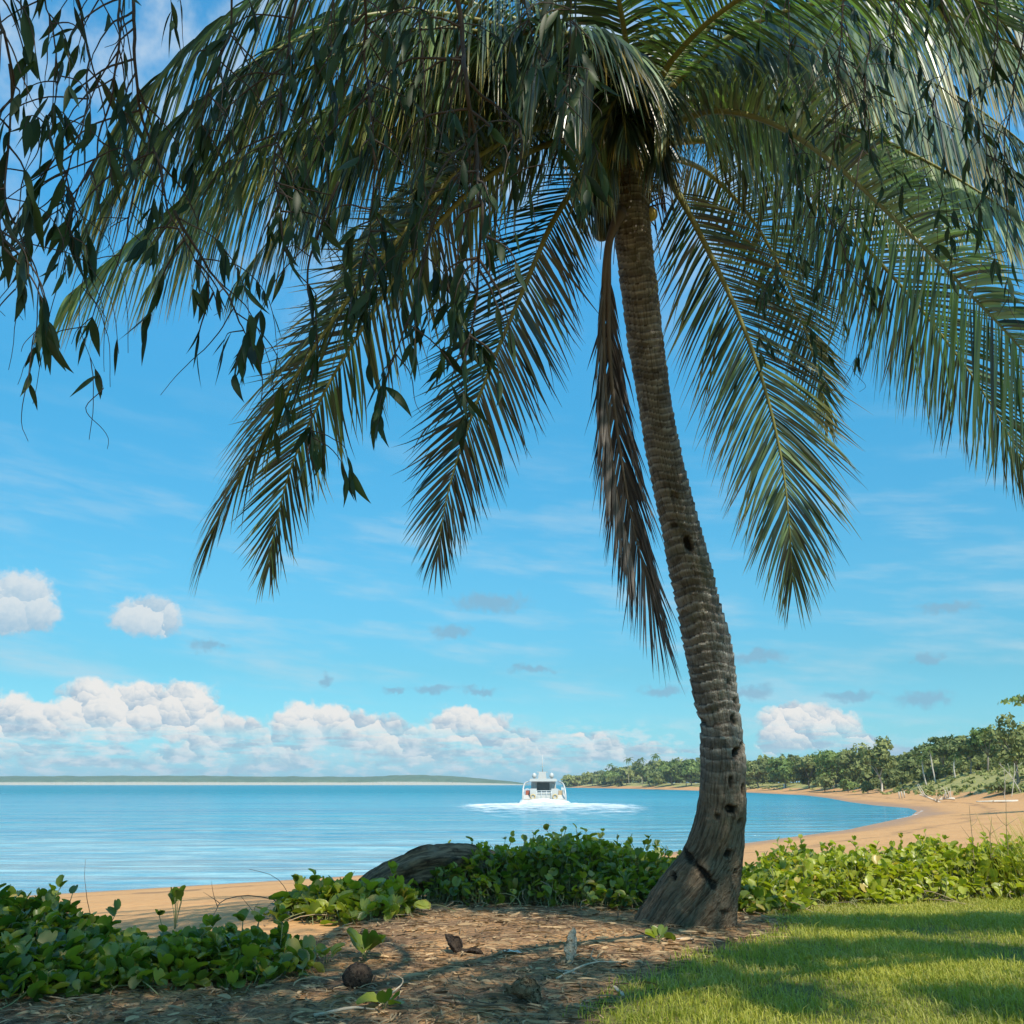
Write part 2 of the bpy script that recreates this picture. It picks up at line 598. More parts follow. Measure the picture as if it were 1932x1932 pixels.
def water_mat():
    m, g = new_mat('sea_water')
    p = pos(g)
    x, y, z = g.sep(p)
    dist = y
    pw1 = g.comb(g.m('MULTIPLY', x, 0.16), g.m('MULTIPLY', y, 0.55))
    pw2 = g.comb(g.m('MULTIPLY', x, 0.5), g.m('MULTIPLY', y, 1.5))
    h1 = g.noise(pw1, 0.8, 3.0, 0.5)
    h2 = g.noise(pw2, 1.7, 4.0, 0.6)
    h3 = g.noise(g.comb(g.m('MULTIPLY', x, 0.02), g.m('MULTIPLY', y, 0.07)), 1.0, 3.0)
    near = (0.24, 0.40, 0.43)
    mid = (0.035, 0.26, 0.34)
    far = (0.006, 0.18, 0.215)
    c = g.mix(g.ss(g.m('ADD', y, g.m('MULTIPLY', g.m('SUBTRACT', h3, 0.5), 26.0)), 24.0, 75.0), near, mid)
    c = g.mix(g.ss(g.m('ADD', y, g.m('MULTIPLY', g.m('SUBTRACT', h3, 0.5), 160.0)), 110.0, 330.0), c, far)
    c = g.mix(g.m('MULTIPLY', g.ss(h3, 0.38, 0.66), 0.55), c, (0.010, 0.15, 0.26))
    st = g.noise(g.comb(g.m('MULTIPLY', x, 0.30), g.m('MULTIPLY', y, 0.75)), 1.0, 6.0, 0.7)
    c = g.mix(g.m('MULTIPLY', g.ss(st, 0.40, 0.66), 0.55), c, (0.010, 0.17, 0.29))
    c = g.mix(g.m('MULTIPLY', g.ss(st, 0.52, 0.30), g.ss(y, 120.0, 30.0, 0.0, 0.6)), c, (0.33, 0.50, 0.55))
    h = g.m('ADD', g.m('MULTIPLY', h1, 0.9), g.m('MULTIPLY', h2, 0.35))
    swell = g.noise(g.comb(g.m('MULTIPLY', x, 0.05), g.m('MULTIPLY', y, 0.22)), 1.0, 3.0)
    h = g.m('ADD', h, g.m('MULTIPLY', swell, 3.0))
    nb = bump(g, h, 1.0, 0.9)
    rough = g.ss(y, 30.0, 400.0, 0.12, 0.30)
    return finish(m, g, principled(g, c, rough, g.ss(y, 25.0, 260.0, 0.42, 0.10), nb))


def foam_mat(name, thr=(0.40, 0.62), sx=0.35, sy=1.6, scale=1.0):
    """white churned water: opaque foam where the noise is high, blue water between"""
    m, g = new_mat(name)
    p = pos(g)
    x, y, z = g.sep(p)
    n = g.noise(g.comb(g.m('MULTIPLY', x, sx), g.m('MULTIPLY', y, sy)), scale, 6.0, 0.65)
    e = attr(g, 'edge')
    f = g.ss(g.m('MULTIPLY_ADD', g.m('SUBTRACT', n, 0.5), 1.5, e), *thr)
    s = principled(g, (0.86, 0.90, 0.90), 0.7, 0.3, bump(g, n, 0.6, 0.3))
    tr = g.new('ShaderNodeBsdfTransparent')
    mx = g.new('ShaderNodeMixShader')
    g.put(mx.inputs[0], f)
    m.node_tree.links.new(tr.outputs[0], mx.inputs[1])
    m.node_tree.links.new(s, mx.inputs[2])
    return finish(m, g, mx.outputs[0])


def bark_mat():
    m, g = new_mat('palm_bark')
    p = pos(g)
    hgt = attr(g, 'along')          # metres along the trunk
    ang = attr(g, 'ang')            # metres round the trunk
    wob = g.noise(p, 1.5, 2.0)
    v = g.comb(ang, hgt)
    ring = attr(g, 'ring')          # 0..1 saw within each leaf scar
    fib = g.noise(g.comb(g.m('MULTIPLY', ang, 42.0), g.m('MULTIPLY', hgt, 3.4)), 1.0, 5.0, 0.7)
    blot = g.noise(p, 7.0, 5.0, 0.6)
    low = g.ss(hgt, 1.9, 1.0)
    c = g.mix(blot, (0.105, 0.097, 0.083), (0.31, 0.287, 0.245))
    c = g.mix(g.m('MULTIPLY', g.ss(ring, 0.0, 0.22, 1.0, 0.0), g.m('SUBTRACT', 1.0, low)), c, (0.045, 0.032, 0.022))
    c = g.mix(g.m('MULTIPLY', g.ss(ring, 0.5, 0.95), g.m('MULTIPLY', g.m('SUBTRACT', 1.0, low), 0.75)), c, (0.46, 0.43, 0.37))
    blk = g.voro(g.comb(g.m('MULTIPLY', ang, 7.0), g.m('MULTIPLY', hgt, 13.0)), 1.0)
    c = g.mix(g.m('MULTIPLY', g.ss(g.sep(blk.outputs['Color'])[0], 0.55, 0.8), g.m('MULTIPLY_ADD', low, -0.5, 0.5)), c, (0.05, 0.04, 0.03))
    crack = g.ss(fib, 0.52, 0.40)
    c = g.mix(g.m('MULTIPLY', crack, g.m('MULTIPLY_ADD', low, 0.22, 0.45)), c, (0.030, 0.021, 0.014))
    c = g.mix(g.m('MULTIPLY', g.ss(fib, 0.6, 0.75), 0.4), c, (0.36, 0.29, 0.20))
    c = g.mix(g.m('MULTIPLY', g.ss(g.noise(p, 3.1, 3.0), 0.58, 0.72), 0.4), c, (0.13, 0.135, 0.075))
    c = g.mix(g.m('MULTIPLY', low, 0.8), c, g.mix(1.0, c, (1.35, 1.05, 0.74), 'MULTIPLY'))
    c = g.mix(g.m('MULTIPLY', attr(g, 'pit'), g.ss(g.noise(p, 20.0, 3.0), 0.30, 0.48, 0.55, 1.0)), c, (0.022, 0.017, 0.013))
    h = g.m('ADD', g.m('MULTIPLY', fib, g.m('MULTIPLY_ADD', low, 0.8, 0.35)), g.m('MULTIPLY', g.noise(p, 30.0, 4.0), 0.35))
    return finish(m, g, principled(g, c, 0.9, 0.25, bump(g, h, 1.0, 0.07)))


def rough_bark(name, a, b, dark, sc=9.0):
    m, g = new_mat(name)
    p = pos(g)
    n = g.noise(p, sc, 6.0, 0.65)
    c = g.mix(g.ss(n, 0.3, 0.7), a, b)
    c = g.mix(g.ss(g.noise(p, sc * 2.7, 4.0), 0.52, 0.66), c, dark)
    return finish(m, g, principled(g, c, 0.95, 0.2, bump(g, n, 1.0, 0.06)))


def log_mat():
    m, g = new_mat('weathered_log')
    p = pos(g)
    v = g.comb(g.m('MULTIPLY', attr(g, 'along'), 2.2), g.m('MULTIPLY', attr(g, 'ang'), 15.0))
    n = g.noise(v, 1.6, 6.0, 0.7)
    c = g.mix(g.ss(n, 0.35, 0.65), (0.085, 0.056, 0.036), (0.42, 0.28, 0.165))
    c = g.mix(g.ss(g.noise(p, 6.0, 4.0), 0.50, 0.68), c, (0.045, 0.030, 0.020))
    c = g.mix(g.ss(g.noise(p, 3.0, 3.0), 0.58, 0.72), c, (0.40, 0.31, 0.21))
    return finish(m, g, principled(g, c, 0.95, 0.2, bump(g, n, 1.0, 0.08)))

# ------------------------------------------------------------------ the setting: ground, sea, island
SEA = -1.4
SHORE = [(-200, -60), (-70, -10), (-30, 12), (-10.5, 25), (-5.6, 28.5), (4.8, 37), (10.8, 45), (20, 58), (33.7, 82), (41, 98), (45, 110),
         (46, 122), (51, 146), (62, 190), (71, 234), (76, 318), (76, 430), (63, 600), (40, 770), (60, 840), (400, 960), (3000, 1400), (6000, 1600), (6000, -5000), (-5000, -5000), (-5000, -1500)]


def ground_z(x, y, detail=True):
    x = np.asarray(x, float)
    y = np.asarray(y, float)
    sd = sdist(x, y, SHORE)
    z = np.where(sd < 0, SEA + np.maximum(-4.0, sd * 0.09), 0)
    land = SEA + 0.085 * np.minimum(sd, 13.0) + smooth01(sd, 11.5, 18.0) * 0.295
    z = np.where(sd >= 0, land, z)
    du = smooth01(sd, 9, 26) * smooth01(y, 70, 105) * 3.6
    du = du * (0.7 + 0.6 * fbm(xy3(x * 0.02, y * 0.02), 3, 5)) * (1 - 0.55 * smooth01(y, 180, 320))
    z = z + du
    if detail:
        z = z + (fbm(xy3(x * 0.12, y * 0.12), 3, 11) - 0.5) * 0.22 * smooth01(sd, 2, 20) + (fbm(xy3(x * 0.9, y * 0.9), 3, 3) - 0.5) * 0.05 * smooth01(sd, 0.5, 4)
    return z, sd


def polar_grid(rs, th):
    r, t = np.meshgrid(rs, th, indexing='ij')
    x, y = r * np.sin(t), r * np.cos(t)
    idx = np.arange(r.size).reshape(r.shape)
    q = np.stack([idx[:-1, :-1], idx[:-1, 1:], idx[1:, 1:], idx[1:, :-1]], -1).reshape(-1, 4)[:, ::-1]
    return x.ravel(), y.ravel(), q


def build_setting():
    rs = np.r_[0.0, np.geomspace(0.6, 3700, 320)]
    th = np.r_[np.linspace(-math.pi, -0.75, 30, endpoint=False), np.linspace(-0.75, 0.75, 330), np.linspace(0.75, math.pi, 31)[1:]]
    x, y, q = polar_grid(rs, th)
    z, sd = ground_z(x, y)
    dune = smooth01(sd, 9, 17) * smooth01(y, 74, 96)
    wet = (1 - smooth01(sd + (fbm(xy3(x * 0.15, y * 0.15), 3, 9) - .5) * 4, 0.8, 4.0))
    b = MB()
    b.add(np.stack([x, y, z], 1), q, dune=dune, wet=wet, inland=np.clip(sd, -5, 60))
    tag(b.build('ground', sand_mat()), kind='structure')

    # the sea: one sheet
    rs = np.r_[0.0, np.geomspace(8, 3900, 120)]
    th = np.linspace(-math.pi, math.pi, 181)
    x, y, q = polar_grid(rs, th)
    b = MB()
    b.add(np.stack([x, y, np.full_like(x, SEA)], 1), q)
    tag(b.build('sea_water', water_mat()), kind='structure')

    # low wooded island on the horizon, with a pale beach line
    D = 2600.0
    px = np.linspace(-700, 1000, 340)
    prof_x = [-700, -200, 0, 150, 300, 420, 560, 680, 740, 790, 850, 900, 950, 985, 1000]
    prof_h = [16, 16, 16.5, 17, 17.5, 16.5, 16, 15.5, 18.5, 18.5, 16.5, 12, 8, 4, 0.3]
    hh = np.interp(px, prof_x, prof_h) * D / F * 1.0
    X = (px - 966) / F * D
    hh = hh + (fbm(xy3(X * 0.02, X * 0), 4, 2) - 0.5) * 3.0 * np.minimum(1, hh / 8)
    rows = []
    for (k, (dy, f)) in enumerate([(0, -0.2), (6, 0.06), (14, 0.10), (18, 0.42), (40, 0.62), (110, 0.88), (200, 1.0), (420, 0.8), (600, -0.1)]):
        zz = SEA + hh * f * (1 + 0.10 * (fbm(xy3(X * 0.03, X * 0 + k), 3, k) - 0.5) * (k > 2))
        if k < 3:
            zz = SEA + np.minimum(hh * 0.2, [-0.5, 0.3, 1.0][k])
        rows.append(np.stack([X, D + dy + 20 * (fbm(xy3(X * 0.004, X * 0), 2, 8) - .5), zz], 1))
    V = np.stack(rows, 0)
    n, mcol = V.shape[:2]
    idx = np.arange(n * mcol).reshape(n, mcol)
    q = np.stack([idx[:-1, :-1], idx[:-1, 1:], idx[1:, 1:], idx[1:, :-1]], -1).reshape(-1, 4)
    b = MB()
    b.add(V, q, rnd=np.repeat((np.arange(n) < 3).astype(float), mcol))
    m, g = new_mat('island_cover')
    p = pos(g)
    c = g.mix(g.ss(g.noise(p, 0.03, 4.0), 0.35, 0.65), (0.055, 0.10, 0.045), (0.085, 0.13, 0.06))
    c = g.mix(g.ss(attr(g, 'rnd'), 0.1, 0.5), c, (0.38, 0.35, 0.28))
    finish(m, g, principled(g, c, 0.95, 0.1, bump(g, g.noise(p, 0.12, 4.0), 1.0, 5.0)))
    tag(b.build('island', m), kind='structure')


build_setting()

LAWN = [PZ(1085, 1960, 0)[:2], PZ(1130, 1900, 0)[:2], PZ(1200, 1862, 0)[:2], PZ(1290, 1822, 0)[:2], PZ(1395, 1795, 0)[:2], PZ(1465, 1762, 0)[:2],
        PZ(1430, 1728, 0)[:2], PZ(1560, 1704, 0)[:2], PZ(1750, 1690, 0)[:2], PZ(1932, 1684, 0)[:2], (9.5, 11.6), (14.0, 12.0), (14.0, -4.0), (0.6, -4.0), (0.45, 3.0)]
LAWN = [tuple(map(float, p)) for p in LAWN]
SOIL = [(-7, 3.0), (-6.5, 7.6), (-3.2, 7.2), (-2.0, 7.0), (-1.5, 7.6), (-1.4, 8.6), (-0.9, 10.2), (1.2, 10.5), (2.5, 10.2), (4.2, 10.7), (6, 4), (6, -4), (-7, -4)]


def sheet(name, poly, step, lift, mat, inset_noise=0.12):
    """a thin sheet of ground cover, following the terrain, with a ragged outline"""
    xs = [p[0] for p in poly]
    ys = [p[1] for p in poly]
    gx = np.arange(min(xs), max(xs) + step, step)
    gy = np.arange(min(ys), max(ys) + step, step)
    X, Y = np.meshgrid(gx, gy, indexing='ij')
    sd = sdist(X.ravel(), Y.ravel(), poly) + (fbm(xy3(X.ravel() * 3, Y.ravel() * 3), 3, 21) - 0.5) * inset_noise * 2
    z, _ = ground_z(X.ravel(), Y.ravel())
    keep = (sd > 0).reshape(X.shape)
    z = z + lift * np.clip(sd / 0.08, 0.1, 1)
    idx = np.arange(X.size).reshape(X.shape)
    k = keep[:-1, :-1] & keep[1:, :-1] & keep[1:, 1:] & keep[:-1, 1:]
    q = np.stack([idx[:-1, :-1], idx[1:, :-1], idx[1:, 1:], idx[:-1, 1:]], -1)[k]
    used = np.unique(q)
    rem = np.full(X.size, -1)
    rem[used] = np.arange(len(used))
    V = np.stack([X.ravel(), Y.ravel(), z], 1)[used]
    b = MB()
    b.add(V, rem[q])
    return tag(b.build(name, mat), kind='structure')


sheet('bare_soil', SOIL, 0.07, 0.006, soil_mat(), 0.25)
sheet('lawn', LAWN, 0.06, 0.016, lawn_mat(), 0.18)


def strip_xy(name, pts, w, z, mat, n=160):
    """ragged strip of foam lying on the water"""
    c = catmull([(a, b_, z) for a, b_ in pts], n)
    T = unit(np.gradient(c, axis=0))
    S = np.stack([-T[:, 1], T[:, 0], np.zeros(n)], 1)
    prof = np.array([-1, -0.6, 0, 0.6, 1])
    ed = np.array([0, 0.7, 1, 0.7, 0])
    ww = np.interp(np.linspace(0, 1, n), np.linspace(0, 1, len(w)), w)
    V = c[:, None, :] + S[:, None, :] * (prof[None, :, None] * ww[:, None, None])
    V[..., 2] += 0.02 * ed[None, :]
    idx = np.arange(n * 5).reshape(n, 5)
    q = np.stack([idx[:-1, :-1], idx[:-1, 1:], idx[1:, 1:], idx[1:, :-1]], -1).reshape(-1, 4)
    b = MB()
    b.add(V, q, edge=np.tile(ed, n) * np.repeat(np.minimum(1, np.minimum(np.linspace(0, 12, n), np.linspace(12, 0, n))), 5))
    return b.build(name, mat)


surf = strip_xy('surf', [(28, 71.6), (34, 82.2), (39, 92.5), (42, 99)], [0.15, 0.30, 0.40, 0.25], SEA + 0.05, foam_mat('surf_foam', (0.7, 1.7), 0.7, 0.7))
tag(surf, 'thin white line of surf breaking along the curved sand edge', 'surf', kind='stuff')

# ------------------------------------------------------------------ the coconut palm
M_PALM = leaf_mat('palm_leaf', (0.007, 0.024, 0.011), (0.230, 0.345, 0.150), (0.46, 0.34, 0.08), (0.45, 1.0), 0.85, trans=0.16, rough=0.34, spec=1.0, power=2.3,
                  tcol=(1.3, 1.7, 0.6))  # dark and pale leaflets imitate shade and glossy highlights in the colour
M_DEAD = leaf_mat('dead_palm_leaf', (0.034, 0.031, 0.031), (0.21, 0.192, 0.178), None, trans=0.10, rough=0.8, spec=0.2, tcol=(1.0, 1.0, 1.0))
M_RIB = plain('palm_midrib', (0.20, 0.20, 0.06), 0.5, 0.3, 6.0)
M_RIBD = plain('dead_midrib', (0.13, 0.105, 0.08), 0.8, 0.3, 8.0)
M_BARK = bark_mat()
M_FIBRE = rough_bark('crown_fibre', (0.10, 0.065, 0.035), (0.20, 0.14, 0.08), (0.03, 0.02, 0.012), 14.0)
M_NUT = plain('green_coconut', (0.040, 0.045, 0.016), 0.6, 0.4, 8.0)
M_NUTY = plain('yellow_coconut', (0.45, 0.36, 0.09), 0.45, 0.25, 8.0)

TR = [  # y, left edge, right edge (1932-wide picture), depth
    (1768, 1196, 1397, 8.02), (1750, 1205, 1396, 8.03), (1725, 1219, 1396, 8.04), (1700, 1236, 1397, 8.05), (1675, 1252, 1397, 8.06), (1650, 1268, 1398, 8.07),
    (1625, 1284, 1400, 8.08), (1600, 1297, 1402, 8.09), (1575, 1306, 1404, 8.10), (1550, 1312, 1406, 8.11), (1500, 1318, 1408, 8.13), (1450, 1322, 1406, 8.15), (1400, 1323, 1403, 8.17),
    (1370, 1325, 1400, 8.18), (1352, 1322, 1396, 8.18), (1330, 1313, 1394, 8.19), (1300, 1306, 1390, 8.2), (1250, 1297, 1385, 8.2), (1200, 1288, 1375, 8.2), (1150, 1279, 1360, 8.2),
    (1100, 1269, 1348, 8.2), (1050, 1258, 1335, 8.18), (1000, 1249, 1321, 8.15), (950, 1239, 1308, 8.12), (900, 1229, 1295, 8.08), (850, 1219, 1283, 8.04),
    (800, 1211, 1273, 8.0), (750, 1203, 1265, 7.97), (700, 1195, 1257, 7.94), (650, 1187, 1251, 7.9), (600, 1179, 1245, 7.87), (550, 1173, 1240, 7.83),
    (500, 1166, 1234, 7.8), (450, 1161, 1229, 7.76), (400, 1157, 1225, 7.73), (350, 1160, 1228, 7.70), (300, 1170, 1238, 7.67), (260, 1185, 1235, 7.65)]


def build_trunk(palm):
    tr = np.array(TR, float)
    cen = np.array([P((l + r) / 2, y, d) for y, l, r, d in tr])
    rad = np.array([(r - l) / 2 / F * d for y, l, r, d in tr])
    s = np.r_[0, np.cumsum(np.linalg.norm(np.diff(cen, axis=0), axis=1))]
    n, seg = 560, 150
    u = np.linspace(0, s[-1], n)
    C = np.stack([np.interp(u, s, cen[:, k]) for k in range(3)], 1)
    ker = np.ones(15) / 15
    for k in range(3):
        C[8:-8, k] = np.convolve(C[:, k], ker, 'same')[8:-8]
    Rr = np.interp(u, s, rad)
    T = unit(np.gradient(C, axis=0))
    A = unit(np.cross(np.tile([0, 1.0, 0], (n, 1)), T))       # roughly +X
    Bv = np.cross(T, A)
    th = np.linspace(0, 2 * math.pi, seg, endpoint=False)
    # flare is mostly sideways, so the trunk is oval near the ground
    ry = np.where(u < 1.5, np.interp(u, [0, 0.4, 1.5], [0.70, 0.82, 1.0]), 1.0)
    # leaf scars
    edges = [0.0]
    rg = np.random.default_rng(3)
    while edges[-1] < s[-1]:
        h = edges[-1]
        edges.append(h + np.interp(h, [0, 1.2, 2.5, 4.5, 6.0], [0.2, 0.10, 0.085, 0.060, 0.05]) * rg.uniform(0.75, 1.3))
    edges = np.array(edges)
    U = u[:, None] + 0.05 * np.sin(th[None, :] + 0.7) * smooth01(u, 0.8, 1.6)[:, None] + 0.02 * np.sin(3 * th[None, :] + u[:, None] * 1.3)
    k = np.clip(np.searchsorted(edges, U) - 1, 0, len(edges) - 2)
    ring = np.clip((U - edges[k]) / (edges[k + 1] - edges[k]), 0, 1)
    amp = (0.006 + 0.018 * rg.random(len(edges)))[k] * smooth01(u, 0.9, 2.0)[:, None]
    disp = amp * (ring - 0.45)
    ring_dirs = A[:, None, :] * np.cos(th)[None, :, None] + Bv[:, None, :] * (np.sin(th)[None, :, None] * ry[:, None, None])
    base = C[:, None, :] + ring_dirs * Rr[:, None, None]
    disp = disp + (fbm(base * 5, 4, 4) - 0.5) * (0.05 * (1 - smooth01(u, 0.8, 2.5))[:, None] + 0.022)
    # vertical root ribs in the bole
    ribs = np.abs(np.sin(th[None, :] * 27 + 3 * fbm(base * 2.0, 2, 6) + 2.0 * (1 - smooth01(u, 0, 0.9)[:, None]))) ** 0.6
    disp = disp - 0.026 * (1 - ribs) * (1 - smooth01(u, 0.5, 1.3))[:, None]
    disp = disp + 0.05 * (1 - smooth01(u, 0.0, 0.16))[:, None] * (fbm(base * 9, 2, 9) - .4)
    # holes, notches and the slanting cut: (picture x, y, size along trunk, size round, depth)
    pit = np.zeros_like(disp)

    def dent(px, py, sh, sa, depth, dark=1.0, side=None):
        i = np.argmin([abs((966 - F * ((c - CAM) @ np.array([0, -sP, cP])) / ((c - CAM) @ np.array([0, cP, sP]))) - py) for c in C])
        cx = 966 + F * (C[i][0]) / ((C[i] - CAM) @ np.array([0, cP, sP]))
        w = Rr[i] * F / 8.1
        if side is None:
            cc = np.clip((px - cx) / w, -1, 1)
            a0 = -math.acos(cc)              # the face turned to the camera
        else:
            a0 = side
        if np.sin(a0) * Bv[i][1] > 0:
            a0 = -a0
        da = (th[None, :] - a0 + math.pi) % (2 * math.pi) - math.pi
        dd = (np.abs(da * Rr[i] / sa) ** 3.2 + np.abs((u[:, None] - u[i]) / sh) ** 3.2) ** (1 / 3.2) + 1.1 * (fbm(base * np.array([16, 16, 9]), 3, 5) - .5)
        f = 1 - smooth01(dd, 0.6, 0.95)
        return f * depth, f * dark

    for (px, py, sh, sa, dep, dk, side) in [
            (1372, 1518, .038, .062, .05, 1, None), (1368, 1597, .045, .055, .04, .9, None), (1345, 1533, .03, .03, .03, .6, None), (1392, 1540, .03, .04, .03, .7, None),
            (1370, 1468, .055, .025, .03, .8, None), (1395, 1480, .05, .03, .03, .9, None), (1384, 1415, .045, .075, .08, 1, None), (1396, 1405, .06, .06, .05, .8, None),
            (1374, 1355, .06, .035, .035, .8, None), (1380, 1330, .05, .03, .03, .5, None), (1365, 1285, .05, .04, .03, .8, None), (1287, 1020, .075, .055, .05, 1, None),
            (1262, 930, .05, .03, .02, .5, None), (1262, 985, .03, .05, .02, .6, None), (1323, 1352, .045, .075, .085, .35, math.pi), (1264, 1668, .04, .07, .05, 1, None), (1360, 1690, .02, .08, .02, .5, None),
            (1382, 1625, .05, .02, .03, .6, None)]:
        f, dk_ = dent(px, py, sh, sa, dep, dk, side)
        disp = disp - f
        pit = np.maximum(pit, dk_)
    # the long slanting gash on the left of the bole
    for t in np.linspace(0, 1, 22):
        f, dk_ = dent(1283 + 56 * t, 1620 + 34 * t, .022 + .022 * abs(math.sin(t * 7.3)), .040, .012, .9)
        disp = disp - f
        pit = np.maximum(pit, dk_)
    V = base + unit(ring_dirs) * disp[..., None]
    idx = np.arange(n * seg).reshape(n, seg)
    q = np.stack([idx[:-1], np.roll(idx, -1, 1)[:-1], np.roll(idx, -1, 1)[1:], idx[1:]], -1).reshape(-1, 4)
    b = MB()
    b.add(V, [q, idx[-1][None, :]], along=np.repeat(u, seg), ang=(np.abs(th[None, :] - math.pi) * np.maximum(Rr, .2)[:, None]).ravel(),
          ring=np.clip(ring, 0, 1).ravel(), pit=pit.ravel())
    return b.build('trunk', M_BARK, palm)


def frond(palm, path, up=1.0, roll=20, g=0.30, ln=0.8, tint=0.5, age=0.3, n=115, mat=None, ribmat=None, amax=72, amin=24, vfold=0.25, half=0.0108, seed=0, start=0.10, name='frond', label=None,
          prof=None, face=None, rib_r=0.030):
    rg = np.random.default_rng(100 + seed)
    pts = np.array([P(*p) for p in path])
    n = int(n * 1.22)
    N0 = 140
    C = catmull(pts, N0)
    T = unit(np.gradient(C, axis=0))
    V = unit(C - CAM)
    side0 = unit(np.cross(T, V))
    for i in range(1, N0):                      # keep the frame from flipping
        if np.dot(side0[i], side0[i - 1]) < 0:
            side0[i] *= -1
    U0 = np.cross(side0, T)
    rr = R(roll) if np.isscalar(roll) else R(1) * np.interp(np.linspace(0, 1, N0), np.linspace(0, 1, len(roll)), roll)
    rr = np.broadcast_to(rr, (N0,))[:, None]
    S = np.cos(rr) * side0 + np.sin(rr) * U0
    Nn = unit(np.cross(T, S))
    K = 7
    tt, sg = [], []
    for sgn in (-1, 1):
        t = np.linspace(start, 0.995, n) + rg.normal(0, 0.0018, n)
        tt.append(np.clip(t, 0, 1))
        sg.append(np.full(n, sgn))
    tt, sg = np.concatenate(tt), np.concatenate(sg)
    fi = tt * (N0 - 1)
    i0 = np.clip(fi.astype(int), 0, N0 - 2)
    f = (fi - i0)[:, None]
    lerp = lambda A: A[i0] * (1 - f) + A[i0 + 1] * f
    b0, t0, s0, n0 = lerp(C), unit(lerp(T)), unit(lerp(S)), unit(lerp(Nn))
    px = prof or ([0, 0.12, 0.25, 0.45, 0.7, 0.9, 1.0], [0.35, 0.55, 0.85, 1.0, 0.9, 0.62, 0.40])
    L = ln * np.interp(tt, *px) * rg.uniform(0.86, 1.08, len(tt))
    L = L * np.where(sg > 0, up, 1.0)
    L = np.where(rg.random(len(tt)) < 0.05, L * rg.uniform(0.3, 0.7, len(tt)), L)
    ang = R(1) * (np.interp(tt, [0, 0.5, 0.85, 1], [amax, (amax + amin) / 2 + 6, amin + 8, amin * 0.45]) + rg.normal(0, 3.0, len(tt)))
    vv = vfold + rg.normal(0, 0.10, len(tt))
    D = np.cos(ang)[:, None] * t0 + np.sin(ang)[:, None] * (sg[:, None] * s0 * np.cos(vv)[:, None] - n0 * np.sin(vv)[:, None])
    gg = (g * rg.uniform(0.75, 1.3, len(tt)))[:, None]
    u = np.linspace(0, 1, K)
    down = np.array([0, 0, -1.0])
    # some leaflets have a broken, sharply drooping end
    brk = np.where(rg.random(len(tt)) < 0.12, rg.uniform(0.6, 1.6, len(tt)), 0.0)[:, None]
    pts_l = [b0]
    dirs = []
    curl = rg.normal(0, 0.14, (len(tt), 3))
    for k in range(K - 1):
        um = (u[k] + u[k + 1]) / 2
        d = unit(D + gg * (0.25 + 1.75 * um) * down + brk * max(0, um - 0.55) * 2.2 * down + curl * um * um)
        dirs.append(d)
        pts_l.append(pts_l[-1] + d * (L / (K - 1))[:, None])
    dirs.append(dirs[-1])
    Pl = np.stack(pts_l, 1)
    Dl = np.stack(dirs, 1)
    tw = rg.normal(0, 0.45, len(tt))
    nl = unit(n0 + s0 * tw[:, None] * 0.8 + t0 * (sg * 0.25)[:, None])
    W = unit(np.cross(Dl, nl[:, None, :]))
    wp = np.array([0.55, 0.95, 1.0, 0.86, 0.62, 0.34, 0.04])
    hw = half * rg.uniform(0.75, 1.2, len(tt)) * np.interp(tt, [0, 0.2, 0.8, 1], [0.8, 1, 0.9, 0.6])
    off = W * (wp[None, :, None] * hw[:, None, None])
    Vt = np.stack([Pl - off, Pl + off], 2)             # n, K, 2, 3
    nn = len(tt)
    idx = np.arange(nn * K * 2).reshape(nn, K, 2)
    q = np.stack([idx[:, :-1, 0], idx[:, :-1, 1], idx[:, 1:, 1], idx[:, 1:, 0]], -1).reshape(-1, 4)
    rnd = np.clip(tint + rg.normal(0, 0.27, nn) + 0.25 * (fbm(b0 * 2.2, 2, seed) - .5), 0, 1)
    ag = np.clip(age + rg.normal(0, 0.25, nn), 0, 1)
    b = MB()
    b.add(Vt, q, rnd=np.repeat(rnd, K * 2), age=np.repeat(ag, K * 2), u=np.tile(np.repeat(u, 2), nn))
    o = b.build(name, mat or M_PALM, palm, smooth=True)
    r = MB()
    tr = np.linspace(0, 1, 60)
    C2 = catmull(pts, 60)
    r.tube(C2, np.interp(tr, [0, 0.06, 0.15, 0.6, 1], [rib_r * 1.9, rib_r * 1.2, rib_r * 0.85, rib_r * 0.45, 0.003]), 7)
    r.build('midrib', ribmat or M_RIB, o)
    if label:
        o['label'] = label
    return o


